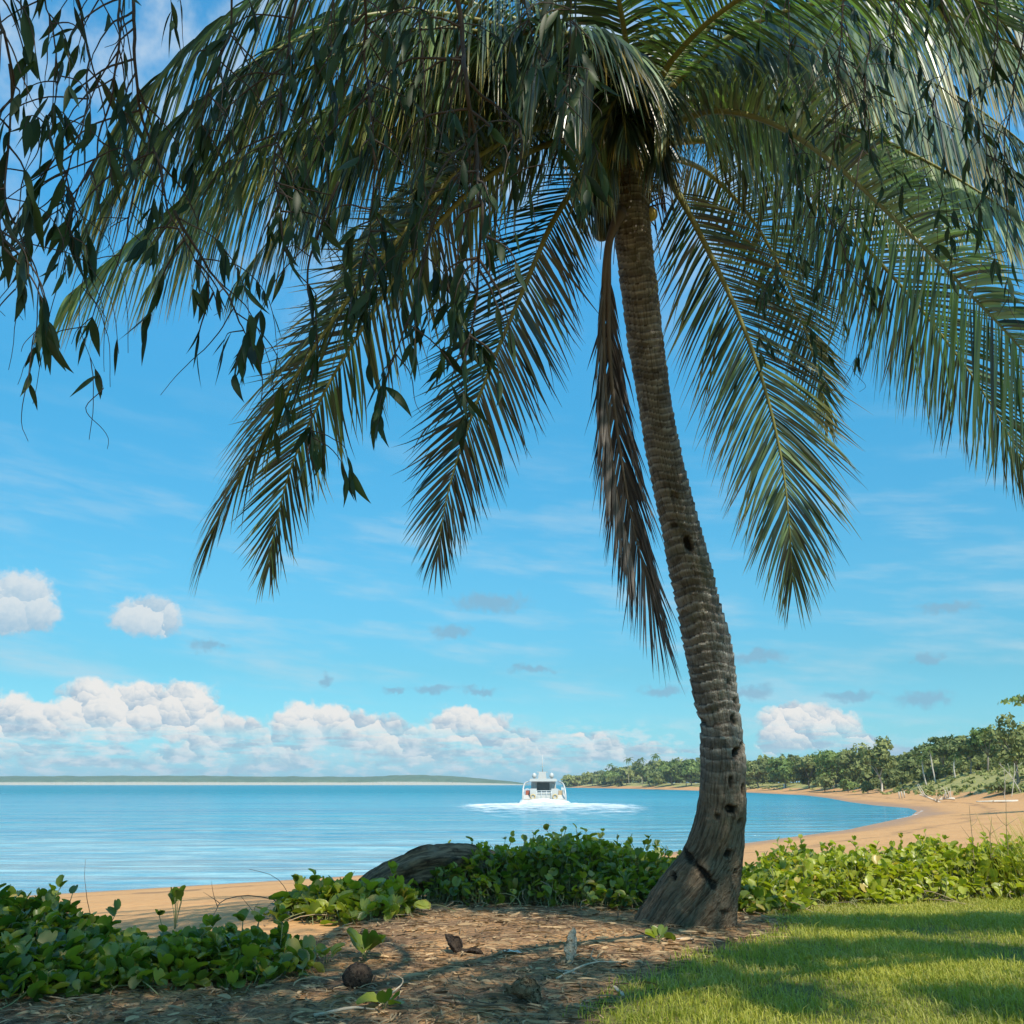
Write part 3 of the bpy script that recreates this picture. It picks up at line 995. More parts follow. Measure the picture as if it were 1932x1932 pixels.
FRONDS = [
    # lower, clearly outlined against the sky
    dict(path=[(1230, 255, 7.6), (1330, 212, 7.2), (1440, 226, 6.8), (1560, 298, 6.3), (1700, 425, 5.9), (1830, 555, 5.5), (1932, 665, 5.2), (2030, 800, 5.1)], up=.45, roll=-28, g=0.28, ln=1.2, tint=.85, age=.2, n=190, amax=86, amin=40, vfold=.05),  # raised tint paints a sunlit silvery sheen into this frond
    dict(path=[(1240, 300, 7.8), (1285, 375, 7.7), (1345, 490, 7.6), (1402, 615, 7.5), (1445, 740, 7.4), (1475, 870, 7.3), (1490, 1000, 7.2), (1495, 1095, 7.2)], roll=8, g=0.30, ln=1.0, tint=.45, age=.6, n=122, vfold=.1, amax=66),
    dict(path=[(1250, 290, 8.2), (1340, 330, 8.8), (1430, 430, 9.2), (1500, 570, 9.3), (1545, 710, 9.3), (1562, 800, 9.3)], roll=12, g=0.15, ln=.7, tint=.5, age=.6),
    dict(path=[(1240, 265, 7.9), (1380, 275, 8.0), (1540, 375, 8.0), (1700, 540, 8.0), (1820, 690, 8.0), (1900, 815, 8.0), (1945, 910, 8.0)], roll=18, g=0.12, ln=1.0, tint=.3, age=.4),
    dict(path=[(1175, 290, 7.7), (1110, 325, 7.5), (1045, 415, 7.4), (990, 540, 7.3), (935, 670, 7.2), (885, 800, 7.2), (845, 930, 7.2), (824, 1050, 7.2)], roll=-14, g=0.12, ln=.82, tint=.18, age=.1, n=122, amax=66),
    dict(path=[(1160, 260, 7.6), (1040, 270, 7.2), (900, 350, 6.9), (780, 480, 6.7), (690, 610, 6.6), (612, 740, 6.6), (550, 880, 6.6), (516, 1010, 6.6), (508, 1070, 6.6)], roll=10, g=0.12, ln=.78, tint=.4, age=.5, n=122),
    dict(path=[(1160, 240, 7.4), (1020, 240, 7.0), (880, 310, 6.6), (760, 440, 6.4), (660, 560, 6.3), (570, 690, 6.25), (490, 830, 6.25), (420, 960, 6.25), (386, 1040, 6.25)], roll=68, g=0.45, ln=.9, tint=.35, age=.7, n=122),
    # left, long, with hanging leaflets
    dict(path=[(1180, 200, 7.6), (1050, 50, 7.2), (880, -60, 6.8), (700, -90, 6.4), (540, -30, 6.1), (400, 60, 5.9), (290, 160, 5.8), (215, 265, 5.8), (180, 350, 5.8)], roll=48, g=2.07, ln=1.29, tint=.55, age=.4, n=128),
    dict(path=[(1170, 230, 7.5), (1020, 150, 7.1), (860, 140, 6.7), (700, 180, 6.3), (560, 240, 6.1), (450, 305, 5.9), (330, 395, 5.8), (220, 480, 5.75), (125, 560, 5.7)], roll=52, g=1.95, ln=1.12, tint=.95, age=.9, n=128),  # high tint paints sunlight onto these yellowish leaflets
    dict(path=[(1165, 240, 7.6), (1030, 190, 7.6), (880, 190, 7.5), (740, 250, 7.4), (620, 340, 7.3), (520, 440, 7.3), (440, 540, 7.3)], roll=58, g=2.07, ln=0.90, tint=.6, age=.6),
    dict(path=[(1165, 250, 7.7), (1020, 230, 8.0), (880, 270, 8.2), (770, 350, 8.3), (680, 460, 8.4), (620, 580, 8.4)], roll=50, g=1.84, ln=0.90, tint=.3, age=.2),
    dict(path=[(1170, 240, 7.8), (1060, 200, 8.2), (940, 220, 8.5), (840, 300, 8.8), (780, 420, 9.0), (740, 560, 9.0)], roll=35, g=1.61, ln=0.84, tint=.3, age=.2),
    dict(path=[(1160, 220, 7.5), (1040, 110, 7.0), (900, 60, 6.6), (760, 60, 6.3), (620, 110, 6.0), (500, 190, 5.9), (400, 290, 5.8), (330, 390, 5.8)], roll=58, g=2.18, ln=1.18, tint=.65, age=.5, n=128),
    dict(path=[(1180, 190, 7.8), (1100, 60, 8.2), (980, -30, 8.6), (840, -60, 8.9), (700, -20, 9.1), (590, 60, 9.2)], roll=50, g=1.84, ln=1.18, tint=.4, age=.3),
    dict(path=[(1190, 220, 8.0), (1120, 140, 8.8), (1020, 120, 9.6), (920, 180, 10.2), (850, 280, 10.5)], roll=40, g=1.61, ln=1.18, tint=.3, age=.3),
    dict(path=[(1170, 210, 7.7), (1060, 90, 7.6), (930, 20, 7.5), (780, -10, 7.4), (640, 20, 7.3), (520, 90, 7.3), (430, 190, 7.3), (370, 290, 7.3)], roll=55, g=2.0, ln=1.12, tint=.5, age=.5, n=120),
    dict(path=[(1165, 235, 7.7), (1070, 170, 7.4), (960, 130, 7.1), (850, 150, 6.9), (740, 210, 6.8), (650, 300, 6.7), (580, 400, 6.7)], roll=52, g=2.0, ln=1.12, tint=.35, age=.3, n=120),
    dict(path=[(1170, 215, 7.3), (1030, 90, 6.9), (860, 30, 6.5), (690, 30, 6.2), (530, 90, 6.0), (390, 180, 5.9), (270, 290, 5.9), (170, 410, 5.9)], roll=56, g=2.2, ln=1.23, tint=.6, age=.6, n=128),
    dict(path=[(1170, 225, 7.7), (1040, 150, 7.6), (900, 130, 7.4), (760, 160, 7.2), (610, 230, 7.1), (480, 330, 7.0), (360, 440, 7.0), (280, 540, 7.0)], roll=54, g=2.0, ln=1.12, tint=.5, age=.6, n=120),
    # upright and centre
    dict(path=[(1195, 190, 7.6), (1175, 40, 7.2), (1140, -110, 6.8), (1090, -230, 6.4), (1030, -300, 6.0)], roll=25, g=0.60, ln=1.0, tint=.6, age=.2),
    dict(path=[(1200, 230, 7.5), (1165, 130, 6.9), (1110, 70, 6.3), (1040, 70, 5.7), (980, 130, 5.2)], roll=35, g=1.72, ln=1.12, tint=.28, age=.3),
    dict(path=[(1205, 230, 7.4), (1190, 150, 7.0), (1150, 100, 6.5), (1105, 120, 6.1), (1075, 190, 5.9)], roll=20, g=1.61, ln=0.84, tint=.28, age=.4),
    dict(path=[(1205, 220, 8.0), (1215, 120, 8.8), (1235, 60, 9.6), (1265, 70, 10.3), (1290, 130, 10.8)], roll=30, g=1.84, ln=1.18, tint=.4, age=.3),
    dict(path=[(1208, 235, 7.4), (1188, 190, 7.1), (1160, 190, 6.9), (1138, 250, 6.85), (1125, 320, 6.9)], roll=30, g=1.4, ln=0.78, tint=.6, age=.5, n=70),
    dict(path=[(1212, 235, 7.4), (1222, 180, 7.1), (1245, 175, 6.9), (1262, 220, 6.85)], roll=30, g=1.6, ln=0.67, tint=.5, age=.5, n=60),
    dict(path=[(1190, 215, 7.4), (1140, 120, 7.0), (1050, 60, 6.7), (930, 80, 6.5), (830, 150, 6.4), (760, 250, 6.4)], roll=45, g=1.6, ln=1.18, tint=.6, age=.3, n=120),
    dict(path=[(1180, 215, 7.9), (1090, 130, 8.3), (960, 90, 8.6), (820, 100, 8.8), (700, 160, 9.0), (610, 250, 9.1), (560, 350, 9.1)], roll=45, g=1.9, ln=1.23, tint=.3, age=.3, n=120),
    dict(path=[(1205, 262, 7.5), (1172, 240, 7.2), (1142, 268, 7.1), (1118, 330, 7.1), (1108, 390, 7.15)], roll=35, g=1.2, ln=.66, tint=.2, age=.5, n=46),
    dict(path=[(1212, 262, 7.5), (1226, 242, 7.15), (1243, 268, 7.05), (1250, 320, 7.08)], roll=40, g=1.6, ln=.60, tint=.2, age=.5, n=40),
    dict(path=[(1200, 250, 7.5), (1178, 215, 7.1), (1178, 225, 6.8), (1182, 270, 6.75)], roll=10, g=1.6, ln=.58, tint=.25, age=.5, n=40),
    # right
    dict(path=[(1215, 210, 7.5), (1270, 110, 7.1), (1370, 15, 6.7), (1500, -50, 6.3), (1640, -70, 6.0), (1780, -40, 5.8), (1900, 50, 5.7)], roll=-38, g=0.45, ln=1.0, tint=.75, age=.5, n=128, amax=80, amin=34),
    dict(path=[(1230, 220, 7.8), (1330, 140, 7.9), (1450, 95, 8.0), (1580, 90, 8.1), (1700, 130, 8.2), (1820, 190, 8.2), (1930, 270, 8.2), (2000, 350, 8.2)], roll=55, g=2.07, ln=1.18, tint=.6, age=.6, n=128),
    dict(path=[(1235, 240, 7.7), (1350, 200, 7.6), (1480, 205, 7.5), (1620, 245, 7.3), (1750, 305, 7.2), (1860, 370, 7.1), (1960, 440, 7.0)], roll=52, g=1.95, ln=1.12, tint=.8, age=1.0, n=128),
    dict(path=[(1225, 200, 7.6), (1330, 60, 7.6), (1480, -40, 7.5), (1650, -80, 7.4), (1800, -60, 7.3), (1930, 0, 7.2), (2030, 100, 7.2)], roll=58, g=2.18, ln=1.29, tint=.45, age=.3, n=128),
    dict(path=[(1220, 220, 8.0), (1330, 150, 8.8), (1480, 130, 9.5), (1640, 180, 10.0), (1790, 260, 10.2), (1900, 360, 10.3)], roll=45, g=1.84, ln=1.29, tint=.25, age=.2),
    dict(path=[(1230, 225, 7.9), (1360, 170, 8.2), (1500, 150, 8.5), (1650, 180, 8.7), (1790, 240, 8.9), (1920, 330, 9.0), (2010, 420, 9.0)], roll=50, g=2.0, ln=1.29, tint=.3, age=.3, n=120),
    dict(path=[(1225, 205, 7.4), (1360, 80, 7.2), (1520, 10, 7.0), (1690, 0, 6.9), (1850, 50, 6.8), (1980, 140, 6.8)], roll=55, g=2.0, ln=1.23, tint=.6, age=.5, n=120),
    dict(path=[(1220, 220, 8.0), (1340, 100, 8.6), (1500, 40, 9.2), (1680, 40, 9.6), (1840, 110, 9.8), (1960, 220, 9.9)], roll=48, g=1.95, ln=1.12, tint=.3, age=.2),
]


def build_palm():
    base = P(1320, 1768, 8.02)
    palm = thing('coconut_palm', 'tall leaning coconut palm with ringed grey trunk and long drooping green fronds', 'palm', (base[0], base[1], 0.0))
    build_trunk(palm)
    for i, f in enumerate(FRONDS):
        frond(palm, seed=i, **f)
    frond(palm, [(1172, 395, 7.62), (1150, 455, 7.5), (1148, 540, 7.45), (1150, 660, 7.42), (1163, 800, 7.4), (1192, 980, 7.4), (1236, 1150, 7.4)], roll=0, g=.5, ln=.92, tint=.35, age=0,
          mat=M_DEAD, ribmat=M_RIBD, amax=20, amin=10, vfold=.15, seed=77, start=.2, half=.010, n=80, label='dead brown frond hanging straight down beside the trunk',
          prof=([0, .2, .35, .6, 1], [0.25, 0.35, 0.8, 1.0, 0.75]))
    frond(palm, [(1172, 400, 7.6), (1146, 470, 7.48), (1138, 600, 7.43), (1144, 760, 7.4), (1164, 930, 7.38), (1190, 1040, 7.38)], roll=70, g=1.4, ln=.7, tint=.7, age=0,
          mat=M_DEAD, ribmat=M_RIBD, amax=26, amin=12, vfold=.4, seed=78, start=.22, half=.012, n=90, label='second dead frond folded against the first, paler and thinner',
          prof=([0, .2, .35, .6, 1], [0.25, 0.3, 0.8, 1.0, 0.8]))
    # fibrous crown head where the leaf bases meet
    b = MB()
    rg = np.random.default_rng(5)
    for k in range(26):
        a = rg.uniform(0, 2 * math.pi)
        h = rg.uniform(0, 1)
        c0 = P(1192, 395, 7.73) * (1 - h) + P(1205, 225, 7.65) * h
        dr = np.array([math.cos(a), math.sin(a), 0])
        b.tube([c0 + dr * 0.05 - np.array([0, 0, .12]), c0 + dr * 0.15 + np.array([0, 0, .1]), c0 + dr * (0.20 + .12 * h) + np.array([0, 0, .32])], [.05, .06, .02], 7)
    b.build('leaf_bases', M_FIBRE, palm)
    b = MB()
    for k in range(130):
        a = rg.uniform(0, 2 * math.pi)
        h = rg.uniform(0, 1)
        c0 = P(1190, 400, 7.73) * (1 - h) + P(1203, 235, 7.65) * h
        dr = np.array([math.cos(a), math.sin(a), 0])
        p0 = c0 + dr * 0.14
        p1 = p0 + dr * rg.uniform(.05, .2) + np.array([0, 0, rg.uniform(-.1, .12)])
        p2 = p1 + dr * .05 + np.array([0, 0, -rg.uniform(.15, .4)])
        b.tube(catmull([p0, p1, p2], 8), np.linspace(.008, .003, 8), 4)
    b.build('dry_fibres', M_FIBRE, palm)
    # coconuts

    def nut(c, r, mat, name='coconut'):
        b = MB()
        th = np.linspace(0, math.pi, 14)
        ph = np.linspace(0, 2 * math.pi, 20, endpoint=False)
        tri = 1 + 0.05 * np.cos(3 * ph)
        x = np.sin(th)[:, None] * np.cos(ph) * tri
        y = np.sin(th)[:, None] * np.sin(ph) * tri
        z = np.cos(th)[:, None] * 1.22 * np.ones_like(ph)[None, :]
        z = z - 0.12 * (1 - np.sin(th)[:, None]) * np.sign(np.cos(th)[:, None])
        V = c + r * np.stack([x, y, z], -1)
        idx = np.arange(14 * 20).reshape(14, 20)
        q = np.stack([idx[:-1], idx[1:], np.roll(idx, -1, 1)[1:], np.roll(idx, -1, 1)[:-1]], -1).reshape(-1, 4)
        b.add(V, q)
        return b.build(name, mat, palm)

    for (px, py, d, r) in [(1116, 384, 7.62, .085), (1134, 398, 7.72, .08), (1136, 434, 7.66, .085), (1150, 412, 7.68, .085)]:
        nut(P(px, py, d), r, M_NUT)
    o = nut(P(1228, 404, 7.72), .055, M_NUTY)
    o['label'] = 'small yellow coconut at the right of the trunk'
    b = MB()
    for (px, py, d) in [(1120, 372, 7.55), (1140, 420, 7.6), (1148, 440, 7.7)]:
        b.tube(catmull([P(1195, 330, 7.66), P(1160, 335, 7.6), P(px, py - 12, d)], 10), np.linspace(.022, .012, 10), 6)
    b.build('fruit_stalk', M_RIB, palm)


build_palm()

# ------------------------------------------------------------------ the gum tree overhead, its hanging twigs in front of the palm
M_GUM = leaf_mat('gum_leaf', (0.012, 0.028, 0.011), (0.050, 0.085, 0.026), None, trans=0.18, rough=0.5, spec=0.25, tcol=(1.3, 1.7, 0.6))
M_TWIG = plain('gum_twig', (0.060, 0.045, 0.032), 0.8, 0.4, 9.0)
M_GUMBARK = rough_bark('gum_bark', (0.16, 0.125, 0.095), (0.34, 0.29, 0.235), (0.06, 0.045, 0.035), 5.0)


def sickle(b, base, d, L, hw, rg, bend=0.35):
    """lanceolate, sickle-shaped leaves: base points, directions, lengths, half widths"""
    n = len(base)
    K = 8
    u = np.linspace(0, 1, K)
    wp = np.array([0.06, 0.62, 0.95, 1.0, 0.86, 0.60, 0.30, 0.02])
    d = unit(d)
    r = unit(rg.normal(size=(n, 3)))
    w = unit(np.cross(d, r))
    nr = np.cross(d, w)
    bb = (rg.uniform(-1, 1, n) * bend)[:, None]
    cc = (rg.uniform(-.6, .6, n) * bend)[:, None]
    pts, p = [], base.copy()
    for k in range(K):
        pts.append(p)
        p = p + unit(d + w * bb * (u[k] - .3) * 1.4 + nr * cc * u[k]) * (L / (K - 1))[:, None]
    Pl = np.stack(pts, 1)
    off = w[:, None, :] * (wp[None, :, None] * hw[:, None, None])
    fold = nr[:, None, :] * (wp[None, :, None] * hw[:, None, None]) * 0.30
    V = np.stack([Pl - off + fold, Pl, Pl + off + fold], 2)
    idx = np.arange(n * K * 3).reshape(n, K, 3)
    q = np.concatenate([np.stack([idx[:, :-1, j], idx[:, :-1, j + 1], idx[:, 1:, j + 1], idx[:, 1:, j]], -1).reshape(-1, 4) for j in (0, 1)])
    b.add(V, q, rnd=np.repeat(np.clip(rg.normal(.45, .28, n), 0, 1), K * 3), u=np.tile(np.repeat(u, 3), n), age=0.0)


BR = [  # path in the picture, depth, thickness, leaf length, leaf density, bare twigs
    ([(-30, -80), (10, 60), (25, 190), (8, 330), (15, 470)], 2.5, .008, .15, 1.5, 2),
    ([(60, -80), (98, 50), (112, 160), (88, 255), (60, 330)], 2.7, .005, .14, .9, 2),
    ([(140, -80), (165, 90), (150, 250), (118, 360), (140, 440)], 2.8, .006, .15, .9, 3),
    ([(225, -80), (228, 100), (182, 250), (168, 330), (70, 430), (22, 545)], 2.9, .006, .14, .7, 4),
    ([(-20, 330), (45, 455), (88, 590), (62, 640)], 2.7, .004, .13, .9, 4),
    ([(120, 300), (160, 480), (150, 600), (188, 720)], 3.0, .003, .10, .12, 4),
    ([(255, -80), (262, 120), (290, 260), (325, 400), (352, 470), (402, 575)], 3.1, .010, .15, .9, 3),
    ([(325, 400), (400, 510), (452, 600), (476, 665)], 3.1, .006, .15, 1.2, 2),
    ([(280, 250), (240, 400), (210, 520), (160, 640)], 3.2, .004, .12, .35, 4),
    ([(420, -80), (430, 60), (390, 190), (380, 240), (440, 250)], 3.2, .007, .13, .8, 2),
    ([(560, -80), (542, 120), (522, 300), (545, 470), (602, 560)], 3.2, .009, .15, 1.3, 2),
    ([(700, -80), (690, 100), (702, 250), (705, 400), (668, 560)], 3.3, .009, .15, 1.7, 2),
    ([(640, 340), (585, 520), (602, 650), (588, 760), (592, 840)], 3.3, .005, .14, 1.0, 2),
    ([(868, -90), (878, 60), (884, 160), (897, 280), (906, 420), (893, 560), (866, 700)], 3.2, .015, .15, 1.1, 2),
    ([(895, 280), (822, 420), (784, 560), (762, 640), (724, 740), (704, 780)], 3.2, .007, .15, 1.5, 2),
    ([(884, 150), (950, 210), (985, 270), (960, 380), (905, 470)], 3.3, .006, .14, .9, 2),
    ([(800, -80), (790, 100), (802, 260), (812, 400), (842, 520), (852, 650)], 3.5, .006, .14, 1.3, 2),
    ([(1075, -80), (1078, 100), (1062, 250), (1034, 310)], 3.0, .005, .16, 1.0, 1),
    ([(980, -80), (990, 20), (1030, 110), (1100, 150)], 3.3, .006, .14, 1.0, 1),
    ([(610, -80), (625, 60), (640, 160), (600, 260), (560, 330)], 3.6, .005, .13, 1.1, 2),
    ([(1500, -80), (1490, 100), (1480, 220), (1502, 320), (1522, 380)], 4.2, .005, .12, 1.1, 2),
    ([(1600, -80), (1582, 150), (1560, 330), (1500, 470), (1440, 560), (1432, 640)], 4.6, .006, .11, 1.5, 2),
    ([(1640, 60), (1622, 300), (1562, 500), (1532, 610), (1545, 680)], 4.7, .005, .11, 1.7, 2),
    ([(1550, 380), (1600, 500), (1640, 600), (1600, 690)], 4.8, .004, .10, .8, 2),
    ([(1868, -80), (1880, 60), (1852, 200), (1862, 330), (1850, 440)], 4.0, .006, .13, 1.2, 2),
    ([(1760, -80), (1790, 80), (1742, 260), (1790, 400), (1800, 520)], 4.3, .005, .12, .9, 3),
    ([(1940, 20), (1915, 180), (1890, 330), (1900, 470), (1910, 590)], 4.0, .004, .13, .5, 2),
    ([(1700, -80), (1690, 40), (1660, 140), (1640, 180)], 4.3, .005, .12, 1.0, 2),
]

CANOPY = [  # overhead crown, out of the picture, clumps set for the shade they cast: x, y, z, radius, leaves
    (-0.2, 1.2, 7.6, 1.5, 1900), (1.2, 0.9, 8.0, 1.5, 1900), (2.6, 1.9, 8.2, 1.2, 1200), (0.8, 2.4, 8.1, 1.2, 1100), (3.8, 0.8, 8.0, 1.0, 800), (2.2, 0.2, 8.1, 1.3, 1200),
    (5.3, 4.8, 9.3, 1.0, 480), (4.7, 5.6, 9.8, .9, 330), (6.3, 3.2, 9.0, .6, 360), (4.6, 1.4, 8.2, .45, 260),
    (-1.6, 0.2, 7.8, 1.7, 1500), (0.5, -1.2, 8.2, 1.8, 1200), (3.0, -1.2, 8.4, 1.7, 1000), 
    (-3.4, 1.2, 7.6, 1.5, 900), (-2.8, -1.2, 7.6, 1.8, 1100), (-0.8, -2.8, 7.8, 2.0, 1300), (1.8, -3.2, 8.2, 1.9, 1100), (4.6, -2.4, 8.2, 1.7, 900), (-3.8, -3.6, 7.4, 2.0, 1100),
    (0.4, -5.0, 7.8, 2.0, 1100), (3.4, -5.2, 7.6, 1.9, 900), (-2.6, -6.2, 7.0, 2.0, 900), (0.4, -0.4, 6.4, 1.2, 700), (-2.4, -1.6, 5.9, 1.2, 600),
]


CANOPY = [(x + (SUN[0] / SUN[2] - .52) * z, y + (SUN[1] / SUN[2] + .62) * z, z, r, n) for x, y, z, r, n in CANOPY]
# further clumps of the crown, each named by the spot of lawn it shades: x, y on the ground, radius, leaves
for (gx_, gy_, r_, n_) in [(2.6, 8.9, .40, 700), (3.3, 8.75, .42, 800), (4.0, 8.9, .42, 800), (4.7, 9.1, .45, 800), (5.4, 9.35, .45, 800), (6.2, 9.5, .5, 700),
                           (1.7, 7.1, .38, 600), (2.3, 7.35, .36, 600), (2.9, 7.6, .34, 560), (3.5, 7.45, .36, 560), (4.1, 7.25, .40, 600), (4.6, 7.0, .45, 700),
                           (1.0, 6.5, .40, 520), (1.6, 5.75, .34, 420), (2.6, 5.7, .40, 460), (3.5, 6.1, .30, 300)]:
    h_ = 7.6 + 0.5 * math.sin(gx_ * 3.1)
    CANOPY.append((gx_ + SUN[0] / SUN[2] * h_, gy_ + SUN[1] / SUN[2] * h_, h_, r_, n_))


def build_gum():
    rg = np.random.default_rng(42)
    T0 = np.array([-2.3, -2.6, 0.0])
    gum = thing('gum_tree', 'dark gum tree overhead with sickle leaves on twigs hanging before the palm', 'tree', T0)
    # trunk and limbs behind the camera
    b = MB()
    fork = T0 + np.array([0.5, 0.6, 3.6])
    b.tube(catmull([T0 - np.array([0, 0, .2]), T0 + np.array([.1, .1, 1.2]), T0 + np.array([.2, .3, 2.4]), fork], 30), np.interp(np.linspace(0, 1, 30), [0, .12, 1], [.42, .30, .22]), 20)
    b.build('trunk', M_GUMBARK, gum)
    hubs = [np.array([-1.4, 2.1, 4.6]), np.array([0.0, 2.4, 5.0]), np.array([1.9, 3.0, 6.0])]
    limbs = [[fork, T0 + np.array([.3, 2.6, 4.6]), hubs[0], np.array([-2.6, 2.5, 5.0])],
             [fork, T0 + np.array([1.2, 2.4, 5.2]), hubs[1], np.array([1.0, 2.7, 5.8]), np.array([1.2, 2.6, 7.6])],
             [fork, T0 + np.array([2.4, 2.2, 5.6]), np.array([.9, 1.4, 6.2]), hubs[2], np.array([3.4, 3.4, 6.9]), np.array([5.2, 4.7, 9.0])],
             [fork, T0 + np.array([2.0, 1.2, 5.4]), np.array([2.2, .4, 7.0]), np.array([5.0, 1.2, 8.0]), np.array([8.6, 2.2, 8.7])]]
    for L in limbs:
        b = MB()
        b.tube(catmull(L, 40), np.linspace(.15, .025, 40), 12)
        b.build('limb', M_GUMBARK, gum)
    # visible hanging branches
    for bi, (path, d, th, ll, dens, bare) in enumerate(BR):
        pts = [P(x, y, d + 0.06 * rg.normal()) for x, y in path]
        if path[0][1] < -10:
            top = pts[0]
            hub = min(hubs + [np.array([3.2, 3.4, 6.8])], key=lambda h: np.linalg.norm(h - top))
            pts = [hub, hub * .4 + top * .6 + np.array([0, 0, .25])] + pts
        n = 60
        C = catmull(pts, n)
        C = C + (np.stack([fbm(C * 5 + k * 9.7, 3, bi + k) for k in range(3)], 1) - .5) * 0.06
        tw = MB()
        tw.tube(C, np.linspace(th, th * .22, n), 6)
        lb, ld, lL = [], [], []
        clen = np.linalg.norm(np.diff(C, axis=0), axis=1).sum()
        vis0 = 0 if path[0][1] > -10 else int(n * 0.3)
        ns = max(4, int(clen * 9 * (0.6 + .5 * dens)))
        for k in range(ns):
            i = rg.integers(vis0, n)
            p = C[i]
            a = rg.uniform(0, 2 * math.pi)
            L = rg.uniform(.10, .34) * (1.0 if k % 3 else 1.3) * (1.0 if i < n * .72 else .5)
            dr = unit(np.array([math.cos(a) * .8, math.sin(a) * .6, rg.uniform(-1.0, .15)]))
            q = catmull([p, p + dr * L * .5 + np.array([0, 0, -.01]), p + dr * L * .85 + np.array([0, 0, -L * .35]), p + dr * L + np.array([0, 0, -L * .9])], 12)
            q = q + (np.stack([fbm(q * 14 + kk * 3.1, 2, k) for kk in range(3)], 1) - .5) * 0.012
            tw.tube(q, np.linspace(th * .32 + .0008, .0009, 12), 5)
            nl = rg.poisson(3.3 * min(1.3, dens))
            for j in range(nl):
                t = rg.integers(3, 12)
                lb.append(q[t])
                ld.append(unit(np.array([rg.normal(0, .26), rg.normal(0, .26), -1.0 + .2 * rg.normal()])) + dr * .22)
                lL.append(ll * rg.uniform(.5, 1.1))
        for k in range(bare + 1):
            i = rg.integers(vis0, n)
            p = C[i]
            L = rg.uniform(.15, .38)
            dr = np.array([rg.normal(0, .3), rg.normal(0, .3), -.95])
            q = catmull([p, p + dr * L * .4 + np.array([rg.normal(0, .02), 0, .01]), p + dr * L * .8 + np.array([rg.normal(0, .02), 0, 0]), p + dr * L], 16)
            q = q + (np.stack([fbm(q * 10 + kk * 3.1, 2, k + 50) for kk in range(3)], 1) - .5) * 0.014
            tw.tube(q, np.linspace(th * .25 + .001, .0008, 16), 5)
        # leaves at the very end of the branch
        for j in range(int(3 + 3 * dens)):
            i = rg.integers(n - 9, n)
            lb.append(C[i])
            ld.append(np.array([rg.normal(0, .35), rg.normal(0, .35), -1.0]))
            lL.append(ll * rg.uniform(.8, 1.2))
        o = tw.build('hanging_branch', M_TWIG, gum)
        lv = MB()
        lL = np.array(lL)
        sickle(lv, np.array(lb), np.array(ld), lL, lL * rg.uniform(.070, .115, len(lL)), rg)
        lv.build('leaves', M_GUM, o)
    # crown above the picture
    b = MB()
    for (x, y, z, r, n) in CANOPY:
        c = unit(rg.normal(size=(14, 3))) * (rg.random((14, 1)) ** .4) * r * np.array([1, 1, .55]) + np.array([x, y, z])
        i = rg.integers(0, 14, n)
        p = c[i] + rg.normal(0, .27 * r, (n, 3)) * np.array([1, 1, .7])
        L = rg.uniform(.15, .25, n)
        sickle(b, p, np.stack([rg.normal(0, .6, n), rg.normal(0, .6, n), rg.normal(-.6, .5, n)], 1), L, L * .13, rg)
    b.build('crown', M_GUM, gum)


build_gum()

# ------------------------------------------------------------------ ground cover, lawn, litter, small things on the ground
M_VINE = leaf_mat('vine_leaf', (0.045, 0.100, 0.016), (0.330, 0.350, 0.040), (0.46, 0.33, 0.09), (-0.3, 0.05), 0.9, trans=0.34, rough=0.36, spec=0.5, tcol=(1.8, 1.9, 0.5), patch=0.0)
M_STEM = plain('vine_stem', (0.19, 0.20, 0.08), 0.6, 0.4, 9.0)
M_DRYSTEM = plain('dry_stem', (0.30, 0.22, 0.13), 0.8, 0.35, 9.0)
M_GRASS = leaf_mat('grass_blade', (0.175, 0.215, 0.026), (0.430, 0.405, 0.062), (0.48, 0.39, 0.16), (0.3, 1.0), 0.8, trans=0.30, rough=0.5, spec=0.35, tcol=(1.7, 1.7, 0.5))
M_DRY = leaf_mat('dry_litter', (0.070, 0.042, 0.023), (0.54, 0.37, 0.20), None, trans=0.05, rough=0.85, spec=0.2)


def gz(x, y):
    return ground_z(x, y)[0]


LEAF = np.array([(0, 0, 0), (.26, .06, .05), (.46, .32, .10), (.48, .64, .08), (.34, .93, .0), (.13, 1.0, -.05), (0, .47, -.03), (0, .86, -.10),
                 (-.26, .06, .05), (-.46, .32, .10), (-.48, .64, .08), (-.34, .93, .0), (-.13, 1.0, -.05)])
LF5 = np.array([(0, 1, 2, 3, 6), (6, 3, 4, 5, 7), (0, 6, 10, 9, 8), (6, 7, 12, 11, 10)])


def vine_leaves(b, p, az, tilt, size, rnd, rg, mi=0):
    n = len(p)
    fwd = np.stack([np.cos(az) * np.cos(tilt), np.sin(az) * np.cos(tilt), np.sin(tilt)], 1)
    right = np.stack([np.sin(az), -np.cos(az), np.zeros(n)], 1)
    up = np.cross(right, fwd)
    roll = rg.normal(0, .35, n)[:, None]
    r2 = right * np.cos(roll) + up * np.sin(roll)
    u2 = np.cross(r2, fwd)
    fold = rg.uniform(.4, 3.2, n)[:, None]
    L = LEAF[None] * size[:, None, None]
    wd = rg.uniform(.75, 1.05, n)[:, None]
    z = L[..., 2] * fold - (LEAF[None, :, 1] ** 2) * size[:, None] * rg.uniform(-.15, .45, n)[:, None]
    V = p[:, None, :] + r2[:, None, :] * (L[..., 0] * wd)[..., None] + fwd[:, None, :] * L[..., 1:2] + u2[:, None, :] * z[..., None]
    idx = (np.arange(n) * 13)[:, None, None] + LF5[None]
    b.add(V, idx.reshape(-1, 5), mi, rnd=np.repeat(rnd, 13), u=np.tile(LEAF[:, 1], n), age=np.repeat((rg.random(n) < .05) * rg.uniform(.5, 1, n), 13))


